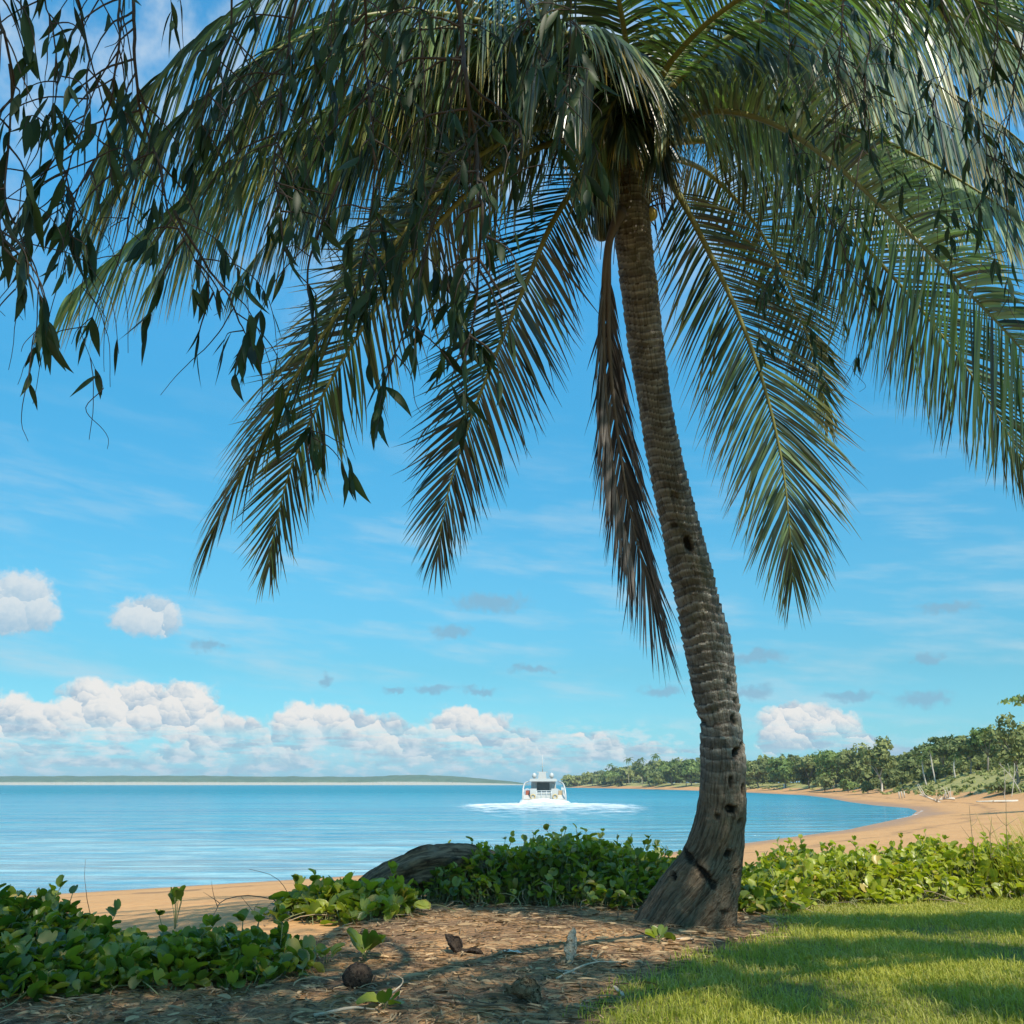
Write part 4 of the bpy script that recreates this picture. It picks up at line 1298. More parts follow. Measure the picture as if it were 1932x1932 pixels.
def vine_patch(name, label, poly, hfun, n, size, seed, rnd0=.45, sparse=0.0, cat='ground cover'):
    rg = np.random.default_rng(seed)
    xs = [p[0] for p in poly]
    ys = [p[1] for p in poly]
    x = rg.uniform(min(xs), max(xs), n * 3)
    y = rg.uniform(min(ys), max(ys), n * 3)
    sd = sdist(x, y, poly)
    sd = sd + (fbm(xy3(x * 2.5, y * 2.5), 3, seed) - .5) * .5
    k = (sd > -0.02) & (rg.random(len(x)) < np.clip(.25 + sd * 2.2, 0, 1))
    if sparse:
        k &= fbm(xy3(x * 1.8, y * 1.8), 3, seed + 3) > sparse
    x, y, sd = x[k][:n], y[k][:n], sd[k][:n]
    n = len(x)
    lump = .55 + .9 * fbm(xy3(x * 1.6, y * 1.6), 3, seed + 1)
    h = np.maximum(0.03, hfun(x, y) * lump * np.clip(.30 + sd * 1.5, 0, 1))
    top = rg.random(n) ** .45
    z0 = gz(x, y)
    p = np.stack([x, y, z0 + h * top], 1)
    az = rg.uniform(0, 2 * math.pi, n)
    tilt = rg.normal(.55, .55, n)
    sz = size * rg.uniform(.45, 1.4, n)
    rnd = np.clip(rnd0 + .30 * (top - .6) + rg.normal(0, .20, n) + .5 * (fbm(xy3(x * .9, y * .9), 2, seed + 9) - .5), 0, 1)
    b = MB()
    vine_leaves(b, p, az, tilt, sz, rnd, rg, 0)
    # petioles
    m = n // 2
    i = rg.permutation(n)[:m]
    foot = np.stack([x[i] + rg.normal(0, .06, m), y[i] + rg.normal(0, .06, m), z0[i]], 1)
    mid = (foot + p[i]) / 2 + rg.normal(0, .025, (m, 3))
    w = np.array([.0028, 0, 0])
    V = np.stack([foot - w, foot + w, mid - w, mid + w, p[i] - w, p[i] + w], 1)
    idx = (np.arange(m) * 6)[:, None, None] + np.array([(0, 1, 3, 2), (2, 3, 5, 4)])[None]
    b.add(V, idx.reshape(-1, 4), 1, rnd=.5, u=0.0, age=0.0)
    # young shoots standing above the mass
    for q in range(n // 70):
        j = rg.integers(0, n)
        if h[j] < .12:
            continue
        f0 = np.array([x[j], y[j], z0[j] + h[j] * .75])
        e = f0 + np.array([rg.normal(0, .06), rg.normal(0, .06), h[j] * .25 + rg.uniform(.05, .20)])
        qq = catmull([f0, (f0 + e) / 2 + rg.normal(0, .02, 3), e], 6)
        b.tube(qq, .0035, 4, mi=1, rnd=.5, u=0.0, age=0.0)
        m_ = rg.integers(3, 7)
        pp = qq[rg.integers(2, 6, m_)]
        vine_leaves(b, pp, rg.uniform(0, 6.28, m_), rg.normal(1.0, .28, m_), size * rg.uniform(.55, 1.0, m_), np.clip(rg.normal(rnd0 + .15, .2, m_), 0, 1), rg, 0)
    # runners and dry stems low down
    m = max(10, n // 22)
    for q in range(m):
        j = rg.integers(0, n)
        a = rg.uniform(0, 2 * math.pi)
        L = rg.uniform(.2, .6)
        pp = np.array([[x[j] + math.cos(a) * L * t + .05 * math.sin(5 * t + q), y[j] + math.sin(a) * L * t, 0] for t in np.linspace(0, 1, 7)])
        pp[:, 2] = gz(pp[:, 0], pp[:, 1]) + .02 + h[j] * .6 * np.sin(np.linspace(0, math.pi, 7)) * rg.random()
        b.tube(pp, .004, 4, mi=2 if q % 2 else 1, rnd=.5, u=0.0, age=0.0)
    o = b.build(name, [M_VINE, M_STEM, M_DRYSTEM], smooth=True)
    return tag(o, label, cat, kind='stuff')


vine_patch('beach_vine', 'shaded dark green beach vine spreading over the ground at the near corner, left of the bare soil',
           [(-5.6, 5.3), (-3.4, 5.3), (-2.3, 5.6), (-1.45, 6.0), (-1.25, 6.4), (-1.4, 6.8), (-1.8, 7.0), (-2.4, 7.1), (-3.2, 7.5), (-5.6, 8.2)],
           lambda x, y: np.interp(x, [-5.5, -3.3, -2.6, -1.8, -1.2], [.50, .34, .15, .22, .20]) * np.interp(y, [5.2, 6.0, 7.0, 8.3], [.7, .9, .9, .85]), 6800, .088, 31, .20)  # low leaf tone also paints shade into this patch
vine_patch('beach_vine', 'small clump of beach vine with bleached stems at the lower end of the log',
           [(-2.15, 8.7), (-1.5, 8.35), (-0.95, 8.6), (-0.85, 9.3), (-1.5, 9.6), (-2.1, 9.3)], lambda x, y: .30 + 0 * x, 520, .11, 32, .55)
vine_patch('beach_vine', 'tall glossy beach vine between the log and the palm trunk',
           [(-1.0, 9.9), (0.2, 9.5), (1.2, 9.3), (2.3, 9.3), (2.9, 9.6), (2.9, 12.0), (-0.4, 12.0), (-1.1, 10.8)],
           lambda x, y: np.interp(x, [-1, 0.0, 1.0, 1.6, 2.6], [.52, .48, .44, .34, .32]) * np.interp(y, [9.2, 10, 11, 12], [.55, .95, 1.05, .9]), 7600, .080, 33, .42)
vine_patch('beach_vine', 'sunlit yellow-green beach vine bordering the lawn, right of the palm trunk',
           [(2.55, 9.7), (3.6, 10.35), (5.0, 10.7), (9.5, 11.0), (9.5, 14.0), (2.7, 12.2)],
           lambda x, y: np.interp(x, [2.5, 3.3, 4.2, 9], [.36, .44, .44, .42]) * np.interp(y, [9.6, 10.6, 11.6, 13.5], [.45, .75, 1.0, .85]), 13500, .082, 34, .78)  # high leaf tone also paints sunlight into this patch


def build_grass():
    rg = np.random.default_rng(8)
    n = 400000
    # denser near the camera
    x = rg.uniform(0.2, 9.2, n)
    y = 3.4 + 8.6 * rg.random(n) ** 1.2
    sd = sdist(x, y, LAWN) + (fbm(xy3(x * 3, y * 3), 3, 21) - .5) * .30
    d = fbm(xy3(x * 1.1, y * 1.1), 3, 4)
    k = (sd > -.05) & (rg.random(n) < np.clip(.12 + sd * 1.6, 0, 1)) & (np.abs(x) < y * .66 + 1.2) & (rg.random(n) < np.clip(.35 + (d - .3) * 2.2, .25, 1))
    x, y, d, sd = x[k], y[k], d[k], sd[k]
    n = len(x)
    z = gz(x, y) + 0.010
    h = rg.uniform(.022, .062, n) * (.6 + .8 * d) * np.where(rg.random(n) < .03, 1.8, 1)
    a = rg.uniform(0, 2 * math.pi, n)
    lean = rg.uniform(.1, 1.2, n)
    w = rg.uniform(.0016, .0034, n) * np.interp(y, [5, 11], [1, 1.5])
    dr = np.stack([np.cos(a), np.sin(a), np.zeros(n)], 1)
    sd_ = np.stack([-np.sin(a + rg.normal(0, .6, n)), np.cos(a), np.zeros(n)], 1) * w[:, None]
    p0 = np.stack([x, y, z], 1)
    p1 = p0 + dr * (h * lean * .3)[:, None] + np.array([0, 0, 1]) * (h * .6)[:, None]
    p2 = p0 + dr * (h * lean)[:, None] + np.array([0, 0, 1]) * (h * np.interp(lean, [0, 1.2], [1, .75]))[:, None]
    V = np.stack([p0 - sd_, p0 + sd_, p1 + sd_ * .8, p1 - sd_ * .8, p2], 1)
    base = np.arange(n) * 5
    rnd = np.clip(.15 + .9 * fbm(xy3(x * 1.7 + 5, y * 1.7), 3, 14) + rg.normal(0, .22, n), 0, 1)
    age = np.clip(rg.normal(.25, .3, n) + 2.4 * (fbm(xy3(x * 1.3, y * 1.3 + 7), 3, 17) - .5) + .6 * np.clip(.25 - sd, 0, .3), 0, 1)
    b = MB()
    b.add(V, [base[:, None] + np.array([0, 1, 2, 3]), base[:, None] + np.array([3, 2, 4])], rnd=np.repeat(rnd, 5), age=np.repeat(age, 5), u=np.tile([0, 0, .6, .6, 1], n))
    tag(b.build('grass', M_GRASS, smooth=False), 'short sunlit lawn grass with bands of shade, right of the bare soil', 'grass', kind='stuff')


build_grass()


def build_litter():
    rg = np.random.default_rng(12)
    n = 22000
    x = rg.uniform(-4.5, 3.6, n)
    y = 4.9 + 5.6 * rg.random(n) ** 1.2
    k = (sdist(x, y, SOIL) > 0) & (sdist(x, y, LAWN) < .35 * rg.random(n) ** 2) & (rg.random(n) < .2 + 1.2 * fbm(xy3(x * 1.3, y * 1.3), 3, 2))
    x, y = x[k], y[k]
    n = len(x)
    z = gz(x, y) + .008 + .02 * rg.random(n)
    K = 5
    L = rg.uniform(.03, .20, n) * np.where(rg.random(n) < .08, 1.8, 1)
    a = rg.uniform(0, 2 * math.pi, n)
    w = np.where(rg.random(n) < .55, rg.uniform(.002, .005, n), rg.uniform(.004, .009, n))
    crv = rg.normal(0, .9, n)
    up = rg.uniform(-.02, .16, n)
    pts = []
    p = np.stack([x, y, z], 1)
    for k_ in range(K):
        pts.append(p)
        aa = a + crv * k_ / K
        p = p + np.stack([np.cos(aa), np.sin(aa), up * (1.2 - k_ * .6)], 1) * (L / K)[:, None]
    Pl = np.stack(pts, 1)
    wd = np.stack([-np.sin(a), np.cos(a), rg.normal(0, .5, n)], 1)
    wp = np.array([.5, 1, 1, .8, .15])
    off = wd[:, None, :] * (w[:, None] * wp[None])[..., None]
    V = np.stack([Pl - off, Pl + off], 2)
    V[..., 2] = np.maximum(V[..., 2], gz(V[..., 0].ravel(), V[..., 1].ravel()).reshape(V.shape[:-1]) + .008)
    idx = np.arange(n * K * 2).reshape(n, K, 2)
    q = np.stack([idx[:, :-1, 0], idx[:, :-1, 1], idx[:, 1:, 1], idx[:, 1:, 0]], -1).reshape(-1, 4)
    b = MB()
    b.add(V, q, rnd=np.repeat(np.clip(rg.beta(1.1, 1.5, n), 0, 1), K * 2), u=0.0, age=0.0)
    tag(b.build('leaf_litter', M_DRY), 'brown leaf and twig litter strewn over the bare soil', 'litter', kind='stuff')


build_litter()

# ------------------------------------------------------------------ trees beyond the bay
M_OLIVE = leaf_mat('olive_foliage', (0.090, 0.115, 0.036), (0.270, 0.285, 0.095), None, trans=0.15, rough=0.7, spec=0.2, tcol=(1.4, 1.5, 0.6))
M_GREEN = leaf_mat('green_foliage', (0.075, 0.120, 0.032), (0.210, 0.270, 0.075), None, trans=0.15, rough=0.7, spec=0.2, tcol=(1.4, 1.6, 0.6))
M_DARK = leaf_mat('dark_foliage', (0.065, 0.095, 0.032), (0.200, 0.235, 0.080), None, trans=0.12, rough=0.7, spec=0.2, tcol=(1.4, 1.6, 0.6))
M_TBARK = plain('tree_bark', (0.20, 0.165, 0.125), 0.9, 0.4, 2.0)
M_PALE = plain('pale_wood', (0.50, 0.44, 0.36), 0.85, 0.25, 3.0)


def cards(b, c, n_out, size, rg, rnd):
    """leaf clumps: small bent quads at c, facing roughly n_out"""
    n = len(c)
    nn = unit(n_out + rg.normal(0, .55, (n, 3)))
    a = unit(np.cross(nn, rg.normal(size=(n, 3))))
    bb = np.cross(nn, a)
    s = (size * rg.uniform(.5, 1.2, n))[:, None]
    k = rg.uniform(.35, .75, n)[:, None]
    V = np.stack([c - a * s, c - bb * s * k + nn * s * .15, c + a * s, c + bb * s * k + nn * s * .15], 1)
    idx = (np.arange(n) * 4)[:, None] + np.arange(4)[None]
    b.add(V, idx, rnd=np.repeat(np.clip(rnd, 0, 1), 4), u=0.0, age=0.0)


def crown_cards(b, cen, rx, rz, n, size, rg, lobes=11, tone=.5, flat=1.0):
    lc = unit(rg.normal(size=(lobes, 3))) * (rg.random((lobes, 1)) ** .5)
    lc = lc * np.array([rx * .72, rx * .72, rz * .68]) + cen
    lr = rg.uniform(.28, .5, lobes)
    ltone = rg.normal(0, .15, lobes)
    i = rg.integers(0, lobes, n)
    d = unit(rg.normal(size=(n, 3)))
    d[:, 2] = np.abs(d[:, 2]) * .9 - .28
    rr = (.55 + .5 * rg.random(n))[:, None] * lr[i][:, None]
    p = lc[i] + unit(d) * rr * np.array([rx, rx, rz * flat])
    cards(b, p, unit(d), size, rg, tone + ltone[i] + rg.normal(0, .16, n))


def trunk_tubes(b, foot, cen, rx, rz, rg, r0, limbs=4, fork=.45):
    f = foot * (1 - fork) + cen * fork + np.array([rg.normal(0, rx * .08), 0, 0])
    b.tube(catmull([foot - np.array([0, 0, .3]), foot * .5 + f * .5 + rg.normal(0, rx * .06, 3) * np.array([1, 1, 0]), f], 8), np.linspace(r0, r0 * .7, 8), 7)
    for k in range(limbs):
        a = rg.uniform(0, 2 * math.pi)
        e = cen + np.array([math.cos(a) * rx * .6, math.sin(a) * rx * .6, rz * rg.uniform(-.3, .6)])
        b.tube(catmull([f, f * .5 + e * .5 + np.array([0, 0, rz * .1]), e], 7), np.linspace(r0 * .55, r0 * .1, 7), 5)


def far_depth(px, margin):
    """distance along a picture column to the far shore, margin metres inland of the water"""
    dd = np.linspace(60, 900, 1681)
    r = ray(px, 1479)
    sd = sdist(r[0] * dd, r[1] * dd, SHORE)
    wet = np.nonzero(sd < 0)[0]
    i0 = wet[0] if len(wet) else 0
    j = np.nonzero(sd[i0:] > margin)[0]
    return dd[i0 + j[0]] if len(j) else dd[-1]


def place(px, d):
    r = ray(px, 1479)
    x, y = r[0] * d, r[1] * d
    return np.array([x, y, float(gz(np.array([x]), np.array([y]))[0])])


def far_tree(name, label, px, top, hw, d, mat, seed, n=800, low=.30, tone=.5, cat='tree', group=None, bark=None, r0=None, flat=1.0, lobes=11, limbs=4, fork=.45):
    rg = np.random.default_rng(seed)
    foot = place(px, d)
    ztop = P(px, top, d)[2]
    H = max(1.0, ztop - foot[2])
    rx = hw / F * d
    rz = H * (1 - low) / 2
    cen = foot + np.array([0, 0, H - rz])
    t = thing(name, label, cat, foot, group)
    b = MB()
    trunk_tubes(b, foot, cen, rx, rz, rg, r0 or max(.10, H * .022), limbs, fork)
    b.build('trunk', bark or M_TBARK, t)
    b = MB()
    crown_cards(b, cen, rx * 1.05, rz * 1.05, n, d * .0021 + .12, rg, lobes, tone, flat)
    b.build('crown', mat, t)
    return t


def far_palm(label, px, top, d, seed, hw=12, group=None, n=15):
    rg = np.random.default_rng(seed)
    foot = place(px, d)
    ztop = P(px, top, d)[2]
    H = ztop - foot[2]
    t = thing('far_palm', label, 'palm', foot, group)
    R_ = hw / F * d
    head = foot + np.array([rg.normal(0, .3), 0, H - R_ * .75])
    b = MB()
    b.tube(catmull([foot - np.array([0, 0, .2]), (foot + head) / 2 + np.array([rg.normal(0, .3), 0, 0]), head], 9), np.linspace(.13, .10, 9), 7)
    b.build('trunk', M_PALE, t)
    b = MB()
    for k in range(n):
        a = k * 2.4 + rg.normal(0, .2)
        el = rg.uniform(-.5, 1.1)
        L = R_ * rg.uniform(1.0, 1.3)
        dr = np.array([math.cos(a) * math.cos(el), math.sin(a) * math.cos(el), math.sin(el)])
        q = [head]
        dd = dr
        for j in range(6):
            dd = unit(dd + np.array([0, 0, -.28]))
            q.append(q[-1] + dd * L / 6)
        q = np.array(q)
        m = 26
        s = rg.uniform(.12, 1, m)
        base = np.stack([np.interp(s, np.linspace(0, 1, 7), q[:, c]) for c in range(3)], 1)
        sgn = rg.choice([-1, 1], m)
        side = unit(np.cross(dr, [0, 0, 1.0])) * sgn[:, None]
        tip = base + (side * .8 + dr * .6 + np.array([0, 0, -.55])) * (L * .30 * (1.15 - s))[:, None]
        w = np.tile(np.array([0, 0, .06 + d * .0002]), (m, 1))
        V = np.stack([base - w, base + w, tip], 1)
        b.add(V, (np.arange(m) * 3)[:, None] + np.arange(3)[None], rnd=np.repeat(np.clip(rg.normal(.5, .2, m), 0, 1), 3), u=0.0, age=0.0)
        b.tube(q, np.linspace(.06, .02, 7), 4, rnd=.7, u=0.0, age=0.0)
    b.build('crown', M_GREEN, t)
    return t


def build_far_trees():
    FD = far_depth
    specs = [
        ('tree', 'tall feathery olive tree at the right edge above slanting bare stems', 1922, 1340, 50, 112, M_OLIVE, 1100, .12, .45),
        ('tree', 'tree with a high clumped crown just left of the feathery olive tree', 1866, 1356, 36, 150, M_GREEN, 900, .30, .35),
        ('tree', 'lower dark tree between the dome-crowned tree and the high clumped crown', 1834, 1382, 28, 152, M_DARK, 800, .25, .55),
        ('tree', 'wide dome-crowned dark tree behind the grassy slope', 1787, 1384, 50, 162, M_DARK, 1200, .32, .45),
        ('tree', 'small dark tree at the left end of the wood on the slope', 1726, 1412, 30, 172, M_DARK, 800, .15, .5),
        ('tree', 'tall rough-topped tree with a pale forked trunk beside the gap in the wood', 1662, 1393, 32, FD(1662, 11), M_OLIVE, 1500, .22, .55),
        ('tree', 'rounded olive tree left of the pale forked trunk', 1618, 1403, 40, FD(1618, 13), M_OLIVE, 1500, .12, .5),
        ('tree', 'bright green domed tree midway along the far shore', 1574, 1407, 38, FD(1574, 13), M_GREEN, 1500, .10, .7),
        ('tree', 'grey-green tree left of the bright green dome', 1528, 1419, 34, FD(1528, 13), M_OLIVE, 1500, .08, .4),
        ('tree', 'broad soft green tree over the narrow strip of far grass', 1482, 1421, 36, FD(1482, 13), M_GREEN, 1500, .08, .5),
        ('tree', 'olive tree showing just right of the palm trunk', 1432, 1423, 34, FD(1432, 13), M_OLIVE, 1500, .06, .55),
        ('tree', 'green tree showing just left of the palm trunk on the far shore', 1305, 1426, 30, FD(1305, 16), M_GREEN, 800, .08, .55),
        ('tree', 'dark rounded tree under the tallest far palms', 1228, 1442, 30, FD(1228, 12), M_DARK, 800, .05, .45),
        ('tree', 'mid green tree right of the tallest far palms', 1268, 1430, 28, FD(1268, 16), M_GREEN, 800, .05, .5),
        ('tree', 'bushy green tree near the tip of the headland', 1150, 1450, 22, FD(1150, 12), M_GREEN, 700, .03, .55),
        ('tree', 'low rounded tree second from the tip of the headland', 1118, 1455, 20, FD(1118, 12), M_OLIVE, 600, .03, .6),
        ('tree', 'pale yellow-green bush ending the headland behind the boat', 1082, 1461, 22, FD(1082, 8), M_OLIVE, 600, .0, .85),
        ('shrub', 'low spreading shrub on the sand edge of the far beach', 1556, 1460, 26, FD(1556, 8), M_OLIVE, 600, .12, .5),
        ('shrub', 'grey rounded bush at the foot of the slope', 1636, 1472, 13, FD(1636, 9), M_DARK, 350, .05, .8),
        ('shrub', 'small green bush between the spreading shrub and the grey bush', 1600, 1469, 16, FD(1600, 9), M_GREEN, 350, .05, .6),
        ('shrub', 'low dark shrub under the feathery olive tree', 1892, 1474, 30, 108, M_OLIVE, 700, .0, .35),
    ]
    for i, (nm, lab, px, top, hw, d, mat, n, low, tone) in enumerate(specs):
        pale = 'pale forked' in lab
        far_tree('shrub' if nm == 'shrub' else 'broadleaf_tree', lab, px, top, hw, d, mat, 200 + i, n, low, tone, cat=nm, bark=M_PALE if pale else None, r0=.22 if pale else None)
    # bough of a tree standing out of the picture on the right
    t = far_tree('broadleaf_tree', 'green bough reaching in above the feathery olive tree at the right edge', 2010, 1283, 98, 62, M_GREEN, 300, 900, .70, .7, lobes=16, flat=.8)
    # palms on the far shore
    for i, (lab, px, top, d, hw) in enumerate([
            ('thin far palm, leftmost of the three rising above the headland trees', 1153, 1436, FD(1153, 16), 9),
            ('second far palm from the left above the headland trees', 1187, 1424, FD(1187, 16), 10),
            ('tallest far palm, rightmost of the three above the headland', 1239, 1416, FD(1239, 18), 11),
            ('short shaggy far palm between two taller ones on the headland', 1212, 1424, FD(1212, 14), 10),
            ('dark palm with a pale trunk in front of the dome-crowned tree', 1766, 1402, 156, 15),
            ('bright green palm with a pale trunk before the dome-crowned tree', 1804, 1412, 152, 15),
            ('slim palm with a pale trunk left of the dark one on the slope', 1748, 1420, 158, 12)]):
        far_palm(lab, px, top, d, 300 + i, hw)
    # the wood behind them, one mass
    rg = np.random.default_rng(77)
    b = MB()
    b2 = MB()
    sk_x = [1060, 1100, 1150, 1190, 1240, 1300, 1400, 1440, 1500, 1540, 1580, 1640, 1675, 1700, 1730, 1790, 1830, 1860, 1900, 1960, 2100]
    sk_y = [1474, 1460, 1453, 1438, 1432, 1432, 1436, 1432, 1423, 1428, 1420, 1415, 1414, 1430, 1416, 1396, 1392, 1380, 1370, 1365, 1360]
    for k in range(235):
        px = rg.uniform(1070, 2060) if k < 190 else rg.uniform(2060, 2700)
        m = rg.uniform(14, 70)
        d = far_depth(px, m) if px < 1650 else np.interp(px, [1650, 1740, 1850, 2060], [205, 180, 170, 165]) + rg.uniform(0, 60)
        foot = place(px, d)
        top = np.interp(px, sk_x, sk_y) + abs(rg.normal(0, 8)) - 5
        H = max(2.0, P(px, top, d)[2] - foot[2])
        rz = H * rg.uniform(.46, .54)
        rx = rg.uniform(14, 28) / F * d
        cen = foot + np.array([0, 0, H - rz])
        crown_cards(b, foot + np.array([rg.normal(0, rx), 0, H * .22]), rx * 1.1, H * .26, 260, d * .0024 + .15, rg, 7, rg.uniform(.15, .5))
        crown_cards(b, cen, rx, rz, 620, d * .0024 + .15, rg, 9, rg.uniform(.25, .65))
        b2.tube([foot - np.array([0, 0, .3]), (foot + cen) / 2 + rg.normal(0, .3, 3) * np.array([1, 1, 0]), cen], [.22, .18, .1], 6)
    for k in range(170):
        px = rg.uniform(1650, 2200)
        d = np.interp(px, [1650, 1740, 1850, 2060], [200, 172, 160, 150]) + rg.uniform(-6, 22)
        c = place(px, d)
        h = rg.uniform(1.0, 2.6)
        crown_cards(b, c + np.array([0, 0, h * .45]), h * 1.1, h * .55, 90, .42, rg, 5, rg.uniform(.1, .45))
    w = b.build('woodland', M_OLIVE)
    tag(w, 'continuous dark green wood lining the far shore behind the single trees', 'woodland', kind='stuff')
    WORLDLOC[w.name] = np.zeros(3)
    b2.build('trunks', M_TBARK, w)
    w.children[0]['kind'] = 'stuff'
    # scrub and tussocks on the dune
    b = MB()
    for k in range(520):
        px = rg.uniform(1380, 2050)
        d = far_depth(px, rg.uniform(9, 40)) if px < 1680 else np.interp(px, [1680, 1760, 1932, 2050], [165, 128, 100, 98]) + rg.uniform(0, 52)
        c = place(px, d)
        s = rg.uniform(.2, .7)
        crown_cards(b, c + np.array([0, 0, s * .3]), s * 1.3, s * .6, 14, .32, rg, 4, rg.uniform(.5, 1.3))
    s_ = b.build('dune_scrub', M_OLIVE)
    tag(s_, 'dry tussocks and scrub covering the slope behind the far sand', 'scrub', kind='stuff')
    # slanting bare stems under the feathery tree
    for i, (lab, p0, p1, r) in enumerate([
            ('bare pale stem leaning left under the feathery olive tree', (1925, 1502, 105), (1886, 1442, 106), .06),
            ('bare pale stem crossing it and leaning right', (1904, 1500, 104), (1914, 1440, 105), .045),
            ('short bare stem at the left foot of the feathery tree', (1890, 1500, 104), (1894, 1452, 104), .04)]):
        a = place(p0[0], p0[2])
        e = P(*p1)
        b = MB()
        b.tube(catmull([a - np.array([0, 0, .2]), (a + e) / 2 + np.array([.15, 0, .1]), e], 10), np.linspace(r, r * .4, 10), 7)
        b.tube(catmull([(a + e) / 2, (a + e * 3) / 4 + np.array([.5, 0, .4]), e + np.array([.9, 0, .1])], 8), np.linspace(r * .5, r * .15, 8), 6)
        tag(b.build('dead_sapling', M_PALE, loc=a), lab, 'dead sapling')
    # posts at the back of the beach
    for i, (lab, px) in enumerate([('left of three short white posts at the back of the far beach', 1694), ('middle of three short white posts at the back of the far beach', 1699),
                                   ('right of three short white posts at the back of the far beach', 1704)]):
        a = place(px, 136)
        b = MB()
        b.tube([a - np.array([0, 0, .2]), a + np.array([0, 0, .9]), a + np.array([.0, 0, .98])], [.10, .09, .04], 8)
        tag(b.build('short_post', M_PALE, loc=a), lab, 'post', 'three white posts on the far beach')
    a = place(1481, far_depth(1481, 13))
    b = MB()
    b.box(a + np.array([-.35, -.35, -.1]), a + np.array([.35, .35, 1.1]))
    b.box(a + np.array([-.45, -.45, 1.103]), a + np.array([.45, .45, 1.2]))
    tag(b.build('marker_box', plain('white_paint', (.75, .74, .70), .6, .1), loc=a, smooth=False), 'small white marker box on the strip of far grass', 'marker')
    # bleached driftwood
    rg = np.random.default_rng(5)
    for i, (lab, px, d, sz) in enumerate([('large bleached driftwood tree lying at the foot of the grassy slope', 1757, 112, 2.6), ('smaller bleached driftwood with upturned branches, right of the large one', 1784, 111, 1.6),
                                          ('long grey driftwood log on the sand below the feathery olive tree', 1880, 96, 3.6)]):
        a = place(px, d)
        b = MB()
        flat_ = i == 2
        ang = .35 if i == 0 else (-.2 if i == 1 else .05)
        dr = np.array([-math.cos(ang), .2, math.sin(ang) * (0 if flat_ else 1)])
        q = catmull([a - dr * sz * .5 + np.array([0, 0, .15]), a + np.array([0, 0, .35 if not flat_ else .15]), a + dr * sz * .6 + np.array([0, 0, .4 if not flat_ else .12])], 14)
        b.tube(q, np.linspace(.17, .06, 14), 8)
        for k in range(7 if not flat_ else 2):
            s = q[rg.integers(2, 12)]
            e = s + np.array([rg.normal(0, .7), rg.normal(0, .4), rg.uniform(.3, 1.5) if not flat_ else .1])
            b.tube(catmull([s, (s + e) / 2 + rg.normal(0, .12, 3), e], 7), np.linspace(.07, .02, 7), 6)
        tag(b.build('driftwood', M_PALE, loc=a), lab, 'driftwood')


build_far_trees()

# ------------------------------------------------------------------ the catamaran and its wake
M_HULL = plain('white_gelcoat', (0.43, 0.425, 0.40), 0.35, 0.04, 1.0, 0.5)
M_WINDOW = plain('dark_window', (0.035, 0.05, 0.05), 0.15, 0.3, 2.0, 0.6)  # near-black glass of the cabin window
M_TAN = plain('teak', (0.42, 0.30, 0.17), 0.6, 0.2, 3.0)
M_RING = plain('life_ring_tan', (0.50, 0.38, 0.18), 0.6, 0.1, 3.0)
M_STEEL = plain('rail_steel', (0.62, 0.63, 0.62), 0.3, 0.1, 3.0)
M_RED = plain('rust_red_cover', (0.30, 0.085, 0.05), 0.7, 0.2, 3.0)


